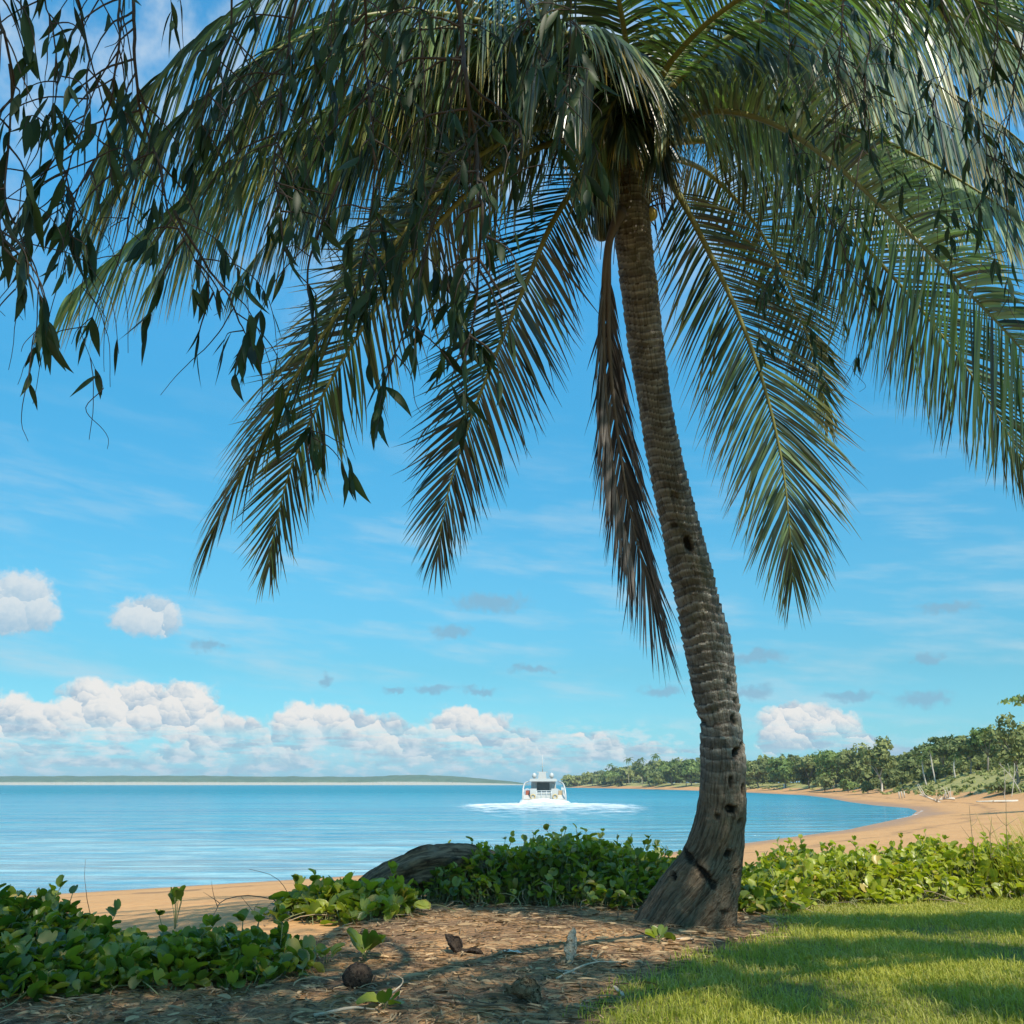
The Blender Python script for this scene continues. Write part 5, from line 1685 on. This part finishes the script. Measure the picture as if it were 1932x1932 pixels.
def build_boat():
    o = P(1027, 1518, 127.4)
    o[2] = SEA
    boat = thing('catamaran', 'white motor catamaran seen from astern, motoring away across the bay', 'boat', o)

    def V(*p):
        return o + np.array(p, float)

    def prism(b, prof, y0, y1, taper=1.0):
        """closed outline in x,z pushed from y0 to y1"""
        n = len(prof)
        c = np.mean(prof, axis=0)
        A = [V(x, y0, z) for x, z in prof]
        B_ = [V(c[0] + (x - c[0]) * taper, y1, z) for x, z in prof]
        f = [np.array([(i, (i + 1) % n, n + (i + 1) % n, n + i)]) for i in range(n)]
        b.add(np.array(A + B_), f + [np.arange(n)[::-1][None], (np.arange(n) + n)[None]])

    for s in (-1, 1):
        b = MB()
        # hull: transom at the stern, swept bow 14 m ahead
        secs = []
        for y, w, zt in [(0, 1.0, .62), (.5, 1.0, .66), (1.4, 1.0, 1.2), (4, 1.0, 1.5), (9, .9, 1.7), (12, .55, 1.85), (14, .06, 2.0)]:
            cx = 2.12 * s
            hw = .88 * w
            secs.append([V(cx - hw, y, zt), V(cx - hw * .92, y, .45), V(cx - hw * .6, y, -.4), V(cx + hw * .6, y, -.4), V(cx + hw * .92, y, .45), V(cx + hw, y, zt)])
        S = np.array(secs)
        n = len(S)
        idx = np.arange(n * 6).reshape(n, 6)
        q = np.stack([idx[:-1], np.roll(idx, -1, 1)[:-1], np.roll(idx, -1, 1)[1:], idx[1:]], -1).reshape(-1, 4)
        b.add(S.reshape(-1, 3), [q, idx[0][::-1][None], idx[-1][None]])
        h = b.build('hull', M_HULL, boat, smooth=False)
        b = MB()
        for k, (y, z) in enumerate([(-.02, .30), (-.02, .48)]):
            b.box(V(2.12 * s - .55, y - .28 + .1 * k, z), V(2.12 * s + .55, y + .01, z + .05))
        b.build('step', M_TAN, h, smooth=False)
        # side bulwark, curved pillar at the outer edge
        b = MB()
        b.tube(catmull([V(2.98 * s, .02, .1), V(2.97 * s, .15, 1.2), V(2.86 * s, .7, 2.2), V(2.62 * s, 1.6, 2.75), V(2.1 * s, 2.8, 2.95)], 18), np.interp(np.linspace(0, 1, 18), [0, 1], [.13, .08]), 8)
        b.build('side_pillar', M_HULL, boat)
        b = MB()
        b.box(V(2.30 * s - .25, 1.3, .95), V(2.30 * s + .32, 1.9, 1.75))
        b.build('locker', M_RED if s < 0 else M_TAN, boat, smooth=False)
        b = MB()
        th = np.linspace(0, 2 * math.pi, 25)
        cx = -1.55 if s < 0 else 1.52
        b.tube(np.array([V(cx + .30 * math.cos(t), .52, .92 + .30 * math.sin(t)) for t in th]), .075, 8, cap=False)
        b.build('life_ring', M_RING, boat)
        b = MB()
        b.box(V(1.02 * s if s > 0 else -1.95, .60, .2), V(1.95 if s > 0 else -1.02, 1.1, 2.0))
        b.build('stern_bulkhead', M_HULL, boat, smooth=False)
    b = MB()
    b.box(V(-1.25, .9, .38), V(1.25, 12, .60))
    b.box(V(-2.6, 1.5, .95), V(2.6, 11, 1.15))
    b.build('deck', M_HULL, boat, smooth=False)
    b = MB()
    b.box(V(-.98, .80, .5), V(.95, 1.5, 1.42))
    b.build('tender_locker', M_HULL, boat, smooth=False)
    b = MB()
    prism(b, [(-1.85, 1.16), (1.85, 1.16), (1.72, 2.95), (-1.72, 2.95)], 2.6, 8.5, .9)
    cab = b.build('cabin', M_HULL, boat, smooth=False)
    b = MB()
    b.box(V(-.95, 2.50, 1.75), V(.85, 2.57, 2.80))
    b.build('window', M_WINDOW, cab, smooth=False)
    for x0, x1 in ((-1.62, -1.10), (1.0, 1.55)):
        b = MB()
        b.box(V(x0, 2.50, 1.95), V(x1, 2.57, 2.72))
        b.build('window', plain('grey_glass', (.30, .33, .33), .2, .1), cab, smooth=False)
    b = MB()
    prism(b, [(-1.98, 2.96), (1.80, 2.96), (1.86, 3.10), (1.70, 3.34), (-1.85, 3.34), (-2.02, 3.10)], .9, 9.0, .92)
    roof = b.build('roof', M_HULL, boat, smooth=False)
    b = MB()
    prism(b, [(-.75, 3.342), (.45, 3.342), (.35, 4.2), (-.62, 4.2)], 3.0, 4.2, .9)
    b.build('radar_housing', M_HULL, boat, smooth=False)
    b = MB()
    b.box(V(-.90, 3.2, 4.202), V(.62, 3.6, 4.30))
    b.build('radar_bar', M_HULL, boat, smooth=False)
    for cx in (-1.30, 1.18):
        b = MB()
        zz = np.array([3.3, 3.5, 3.52, 3.72, 3.95, 4.10, 4.16])
        b.tube(np.array([V(cx, 3.0, z) for z in zz]), np.array([.15, .15, .30, .33, .29, .17, .02]), 16)
        b.build('radar_dome', M_HULL, boat)
    b = MB()
    b.tube([V(-.10, 3.4, 4.25), V(-.10, 3.4, 5.3), V(-.12, 3.4, 6.7)], [.075, .055, .03], 8)
    b.tube([V(-.45, 3.4, 5.0), V(.25, 3.4, 5.0)], .03, 6)
    b.build('mast', M_HULL, boat)
    b = MB()
    for z in (1.72, 1.48):
        b.tube([V(-1.0, .62, z), V(1.0, .62, z)], .035, 6)
    for x in (-1.0, -.35, .35, 1.0):
        b.tube([V(x, .62, .6), V(x, .62, 1.72)], .03, 6)
    b.build('stern_rail', M_STEEL, boat)
    for s in (-1, 1):
        b = MB()
        for k in range(6):
            b.tube([V(2.9 * s, 2.5 + 1.5 * k, 1.3), V(2.9 * s, 2.5 + 1.5 * k, 2.2)], .03, 6)
        b.tube([V(2.9 * s, 2.3, 2.2), V(2.9 * s, 10.3, 2.25)], .03, 6)
        b.build('side_rail', M_STEEL, boat)
    # churned wake: a low mound of foam behind the stern, spreading to both sides
    nx, ny = 170, 110
    x = np.linspace(-19, 19, nx)
    y = np.linspace(-82, 2.2, ny)
    X, Y = np.meshgrid(x, y, indexing='ij')
    t = -Y
    # depth of the churn in metres astern
    half = np.interp(t, [-2.2, 0, 4, 12, 30, 50, 82], [3.2, 3.8, 10, 15, 13, 10, 8])
    e = (1 - smooth01(np.abs(X - 0.0) / half, .55, 1.0)) * np.interp(t, [-2.2, -1, 3, 18, 36, 55, 82], [0, 1, 1, .88, .62, .36, 0])
    wing = np.exp(-((t - 5.0 - np.abs(X) * .05) / 4.5) ** 2) * smooth01(np.abs(X), 3, 6) * (1 - smooth01(np.abs(X), 5, 17))
    e = np.clip(np.maximum(e, wing), 0, 1)
    Z = SEA + .03 + e * (.10 + .42 * np.exp(-(t / 3.0) ** 2) * (np.abs(X) < 3.4)) * (.5 + fbm(np.stack([X * 1.2, Y * 1.2, X * 0], -1), 3, 6))
    Vv = np.stack([X + o[0], Y + o[1], Z], -1)
    idx = np.arange(nx * ny).reshape(nx, ny)
    q = np.stack([idx[:-1, :-1], idx[1:, :-1], idx[1:, 1:], idx[:-1, 1:]], -1).reshape(-1, 4)
    b = MB()
    b.add(Vv.reshape(-1, 3), q, edge=e.ravel())
    tag(b.build('wake', foam_mat('wake_foam', (0.30, 1.45), .55, .20, 1.0)), 'white churned wake spreading behind the catamaran', 'wake', kind='stuff')


build_boat()

# ------------------------------------------------------------------ fallen log and small things lying about
M_LOG = log_mat()
M_HUSK = rough_bark('coconut_husk', (0.24, 0.15, 0.075), (0.46, 0.32, 0.19), (0.07, 0.04, 0.022), 22.0)
M_DHUSK = rough_bark('dark_husk', (0.035, 0.026, 0.02), (0.085, 0.06, 0.042), (0.014, 0.01, 0.008), 22.0)
M_SHEATH = rough_bark('pale_sheath', (0.42, 0.34, 0.24), (0.62, 0.54, 0.41), (0.22, 0.16, 0.10), 15.0)
M_WLEAF = plain('bleached_leaf', (0.66, 0.60, 0.50), 0.8, 0.25, 20.0)
M_STICK = plain('bleached_stick', (0.46, 0.37, 0.26), 0.85, 0.3, 14.0)
M_DTWIG = plain('brown_twig', (0.13, 0.085, 0.05), 0.85, 0.3, 14.0)


def gp(px, py, lift=0.0):
    """point of the ground under a picture point"""
    p = PZ(px, py, 0.0)
    for _ in range(4):
        p = PZ(px, py, float(gz(np.array([p[0]]), np.array([p[1]]))[0]))
    return p + np.array([0, 0, lift])


def build_log():
    a = P(668, 1702, 9.25)
    pts = [a + np.array([-.25, -.05, -.22]), P(705, 1676, 9.3), P(760, 1648, 9.4), P(820, 1634, 9.55), P(885, 1640, 9.75), P(960, 1665, 10.0)]
    n, seg = 90, 36
    C = catmull(pts, n)
    u = np.linspace(0, 1, n)
    rad = np.interp(u, [0, .12, .35, .6, .8, 1.0], [.04, .09, .16, .20, .22, .17])
    T = unit(np.gradient(C, axis=0))
    A = unit(np.cross(T, [0, 0, 1.0]))
    Bv = np.cross(A, T)
    th = np.linspace(0, 2 * math.pi, seg, endpoint=False)
    rd = A[:, None] * np.cos(th)[None, :, None] + Bv[:, None] * np.sin(th)[None, :, None]
    V = C[:, None] + rd * rad[:, None, None]
    fl = fbm(np.stack([np.tile(u[:, None] * 4, (1, seg)), np.cos(th)[None] * 3 + 0 * u[:, None], np.sin(th)[None] * 3 + 0 * u[:, None]], -1), 5, 3)
    V = V + rd * ((fl - .5) * .20 + (fbm(V * 7, 4, 8) - .5) * .05)[..., None]
    idx = np.arange(n * seg).reshape(n, seg)
    q = np.stack([idx[:-1], np.roll(idx, -1, 1)[:-1], np.roll(idx, -1, 1)[1:], idx[1:]], -1).reshape(-1, 4)
    b = MB()
    b.add(V, [q, idx[0][::-1][None], idx[-1][None]], along=np.repeat(u * 2.8, seg), ang=np.tile(np.abs(th - math.pi) * .25, n))
    c = C[n // 2]
    tag(b.build('fallen_log', M_LOG, loc=(c[0], c[1], 0)), 'dark weathered log half buried in beach vine at the top of the sand', 'log')


def husk_shell(name, mat, c, L, W, tilt, az, label, cat, open_=2.4, seed=0, thick=.018):
    """boat-shaped piece of husk or sheath: a curved, thick shell"""
    rg = np.random.default_rng(seed)
    n, k = 22, 14
    u = np.linspace(0, 1, n)
    w = W * np.sin(np.clip(u, 0.02, .98) * math.pi) ** .6 * (1 - .25 * u)
    a = np.linspace(-open_ / 2, open_ / 2, k)
    out = []
    for sgn in (0, 1):
        r = 1 - sgn * thick / W
        x = w[:, None] * np.sin(a)[None] * r
        z = w[:, None] * (1 - np.cos(a)[None] * r)
        y = (u[:, None] - .5) * L + 0 * a[None]
        out.append(np.stack([x, y, z], -1))
    V = np.stack(out, 0)
    V = V + (np.stack([fbm(V * 30 + j * 5.5, 3, seed + j) for j in range(3)], -1) - .5) * W * .55
    ct, st = math.cos(tilt), math.sin(tilt)
    V = np.stack([V[..., 0], V[..., 1] * ct - V[..., 2] * st, V[..., 1] * st + V[..., 2] * ct], -1)
    ca, sa = math.cos(az), math.sin(az)
    V = np.stack([V[..., 0] * ca - V[..., 1] * sa, V[..., 0] * sa + V[..., 1] * ca, V[..., 2]], -1)
    V[..., 2] -= V[..., 2].min()
    V = V + c
    idx = np.arange(2 * n * k).reshape(2, n, k)
    def quads(I):
        return np.stack([I[:-1, :-1], I[:-1, 1:], I[1:, 1:], I[1:, :-1]], -1).reshape(-1, 4)
    f = [quads(idx[0]), quads(idx[1])[:, ::-1]]
    for e in (idx[:, 0, :], idx[:, -1, :], idx[:, :, 0], idx[:, :, -1]):
        f.append(np.stack([e[0, :-1], e[0, 1:], e[1, 1:], e[1, :-1]], -1))
    b = MB()
    b.add(V, f)
    return tag(b.build(name, mat, loc=c), label, cat)


def stick(name, mat, pts, r, label, cat='stick', forks=0, seed=0, kind=None):
    rg = np.random.default_rng(seed)
    q = catmull(pts, 18)
    q = q + (np.stack([fbm(q * 9 + j * 4.3, 2, seed) for j in range(3)], -1) - .5) * r * 3
    b = MB()
    b.tube(q, np.interp(np.linspace(0, 1, 18), [0, .5, 1], [r, r * .8, r * .35]), 8)
    for k in range(forks):
        s = q[rg.integers(6, 14)]
        e = s + np.array([rg.normal(0, .12), rg.normal(0, .06), rg.uniform(.05, .22)])
        b.tube(catmull([s, (s + e) / 2 + rg.normal(0, .02, 3), e], 8), np.linspace(r * .6, r * .2, 8), 6)
    return tag(b.build(name, mat, loc=np.asarray(pts[0], float)), label, cat)


def seedling(px, py, n, size, label, seed, up=.9, stem=.10, mat=None, lift=0):
    rg = np.random.default_rng(seed)
    c = gp(px, py)
    t = thing('seedling', label, 'seedling', c)
    b = MB()
    s = MB()
    for k in range(n):
        a = k * 2.4 + rg.normal(0, .3)
        e = c + np.array([math.cos(a) * size * .35, math.sin(a) * size * .35, stem * rg.uniform(.6, 1.1)])
        s.tube(catmull([c - np.array([0, 0, .02]), c * .5 + e * .5 + np.array([0, 0, .02]), e], 6), .003, 5)
        vine_leaves(b, e[None], np.array([a]), np.array([rg.normal(up, .25)]), np.array([size * rg.uniform(.75, 1.15)]), np.array([rg.uniform(.1, .7)]), rg)
    s.build('stem', M_STEM, t)
    b.build('leaves', M_VINE, t)


build_log()
husk_shell('coconut_husk', M_DHUSK, gp(852, 1799), .17, .075, .75, .9, 'dark broken coconut husk standing up on the sunlit soil', 'husk', 2.6, 1)
husk_shell('coconut_husk', M_DHUSK, gp(888, 1801), .19, .06, .05, 1.4, 'flat dark husk scrap lying beside the upright broken husk', 'husk', 2.0, 2)
husk_shell('coconut_husk', M_HUSK, gp(985, 1893), .21, .105, .35, 1.2, 'frayed tan coconut husk nearest the lawn corner at the bottom', 'husk', 3.0, 3)
husk_shell('palm_sheath', M_SHEATH, gp(1080, 1818), .24, .055, 1.05, -.35, 'pale pointed palm sheath standing on end in the soil', 'sheath', 2.2, 4, .012)
husk_shell('dry_leaf', M_WLEAF, gp(965, 1800), .17, .06, .08, 1.3, 'white crumpled dry leaf lying on the sunlit soil', 'leaf', 1.2, 5, .008)
husk_shell('dry_leaf', M_SHEATH, gp(1168, 1884), .10, .03, .6, .8, 'small curled tan leaf lying on the lawn edge', 'leaf', 1.8, 6, .007)
husk_shell('palm_sheath', M_SHEATH, gp(1068, 1838), .26, .03, .06, 1.1, 'thin curved strip of sheath lying in front of the upright one', 'sheath', 1.4, 7, .01)
husk_shell('dry_leaf', M_WLEAF, gp(1300, 1775), .20, .03, .05, 1.5, 'pale dry leaf lying at the foot of the palm trunk', 'leaf', 1.4, 8, .007)
husk_shell('dry_leaf', M_WLEAF, gp(858, 1778), .17, .04, .1, .9, 'bleached dry leaf on the soil just behind the dark husk', 'leaf', 1.4, 9, .007)


def build_nut():
    c = gp(672, 1864)
    b = MB()
    th = np.linspace(0, math.pi, 18)
    ph = np.linspace(0, 2 * math.pi, 24, endpoint=False)
    V = np.stack([np.sin(th)[:, None] * np.cos(ph) * 1.2, np.sin(th)[:, None] * np.sin(ph), np.cos(th)[:, None] + 0 * ph[None]], -1)
    V = V * (1 + .06 * np.cos(3 * ph))[None, :, None] * .075
    V = V + unit(V) * ((fbm(V * 30, 3, 3) - .5) * .022)[..., None] + c + np.array([0, 0, .06])
    idx = np.arange(18 * 24).reshape(18, 24)
    q = np.stack([idx[:-1], idx[1:], np.roll(idx, -1, 1)[1:], np.roll(idx, -1, 1)[:-1]], -1).reshape(-1, 4)
    b.add(V, q)
    tag(b.build('fallen_coconut', M_DHUSK, loc=c), 'dark old coconut lying on the soil beside the shaded vine', 'coconut')


build_nut()
stick('fallen_stick', M_STICK, [gp(592, 1924, .02), gp(650, 1917, .03), gp(712, 1908, .02)], .010, 'long bleached stick lying on the soil at the bottom of the view', 'stick', 0, 1)
stick('fallen_stick', M_STICK, [gp(716, 1905, .02), gp(752, 1880, .05), gp(760, 1862, .02)], .006, 'thin bleached stick lying beside the old dark coconut', 'stick', 1, 2)
stick('fallen_stick', M_DTWIG, [gp(800, 1890, .02), gp(900, 1912, .04), gp(1010, 1903, .02)], .007, 'long brown stick on the soil behind the frayed husk', 'stick', 2, 3)
stick('fallen_stick', M_STICK, [gp(1050, 1852, .02), gp(1120, 1832, .05), gp(1190, 1822, .02)], .007, 'pale stick lying between the upright sheath and the lawn', 'stick', 1, 4)
stick('dry_twig', M_DTWIG, [gp(545, 1738), P(520, 1700, 8.6), P(470, 1690, 8.7), P(420, 1700, 8.7), gp(395, 1742)], .006, 'arching brown twig over the sand gap between the vines', 'twig', 2, 5)
stick('dry_twig', M_DTWIG, [gp(575, 1745), P(545, 1690, 8.9), P(520, 1655, 8.9), P(470, 1640, 8.9)], .005, 'tall thin twig bending left above the sand gap', 'twig', 1, 6)
stick('dry_twig', M_DTWIG, [gp(500, 1748), P(478, 1720, 8.7), P(455, 1690, 8.7)], .005, 'short upright twig in the sand gap', 'twig', 2, 7)
stick('dry_twig', M_DTWIG, [gp(175, 1740), P(163, 1690, 8.0), P(160, 1640, 8.0), P(161, 1620, 8.0)], .0035, 'thin upright stalk rising above the shaded vine', 'twig', 0, 8)
seedling(588, 1822, 3, .10, 'two-leaved dark seedling on the soil, first right of the shaded vine', 11, .8, .06)
seedling(615, 1820, 4, .11, 'dark seedling on the soil, second right of the shaded vine', 12, .9, .06)
seedling(688, 1812, 9, .13, 'larger leafy seedling on the soil below the log', 13, .8, .08)
seedling(1243, 1780, 5, .09, 'small bright green seedling in front of the palm bole', 14, .5, .05)
seedling(725, 1905, 5, .10, 'shaded seedling near the bleached stick at the bottom', 15, .5, .04)
seedling(330, 1752, 6, .105, 'dark upright sprig standing against the sand gap', 16, 1.2, .30)


def build_tussock():
    rg = np.random.default_rng(3)
    c = np.array([6.25, 10.9, float(gz(np.array([6.25]), np.array([10.9]))[0])])
    b = MB()
    n = 700
    a = rg.uniform(0, 2 * math.pi, n)
    r = np.abs(rg.normal(0, .32, n))
    p = np.stack([c[0] + r * np.cos(a) * 1.5, c[1] + r * np.sin(a), np.full(n, c[2])], 1)
    h = rg.uniform(.45, 1.05, n)
    ln = np.stack([np.cos(a), np.sin(a), 0 * a], 1) * (h * rg.uniform(.1, .55, n))[:, None]
    w = np.stack([-np.sin(a), np.cos(a), 0 * a], 1) * .005
    m1 = p + ln * .35 + np.array([0, 0, 1]) * (h * .6)[:, None]
    t = p + ln + np.array([0, 0, 1]) * (h * .95)[:, None]
    V = np.stack([p - w, p + w, m1 + w, m1 - w, t], 1)
    base = np.arange(n) * 5
    b.add(V, [base[:, None] + np.array([0, 1, 2, 3]), base[:, None] + np.array([3, 2, 4])], rnd=np.repeat(rg.random(n), 5), age=np.repeat(rg.random(n) ** .6, 5), u=np.tile([0, 0, .6, .6, 1], n))
    o = b.build('grass_tussock', M_GRASS, loc=c, smooth=False)
    tag(o, 'tall tussock of dry-tipped grass among the sunlit vine at the right edge', 'grass tussock')
    for i, (lab, px, py0, py1) in enumerate([('tall bare stalk in the sunlit vine, left of the grass tussock', 1838, 1640, 1520), ('tall bare stalk rising from the grass tussock at the right', 1900, 1640, 1505),
                                             ('leaning bare stalk between the two tall ones at the right', 1865, 1640, 1540)]):
        a0 = P(px, py0, 10.6)
        a0[2] = float(gz(np.array([a0[0]]), np.array([a0[1]]))[0])
        stick('bare_stalk', M_DRYSTEM, [a0, P(px - 4 + 4 * i, (py0 + py1) / 2, 10.6), P(px - 10 + 8 * i, py1, 10.6)], .006, lab, 'stalk', 3, 20 + i)


build_tussock()

# ------------------------------------------------------------------ sea haze: one even box of air round the whole place
def build_haze():
    b = MB()
    b.box((-4200, -4200, -6.6), (4200, 4200, 60.0))
    m, g = new_mat('haze')
    o = g.new('ShaderNodeOutputMaterial')
    v = g.new('ShaderNodeVolumePrincipled')
    v.inputs['Color'].default_value = (0.80, 0.92, 1.0, 1.0)
    v.inputs['Density'].default_value = 0.00016
    v.inputs['Anisotropy'].default_value = 0.2
    m.node_tree.links.new(v.outputs[0], o.inputs['Volume'])
    ob = b.build('haze', m, smooth=False)
    tag(ob, kind='stuff')
    ob['label'] = 'thin blue sea haze softening the far island'


build_haze()
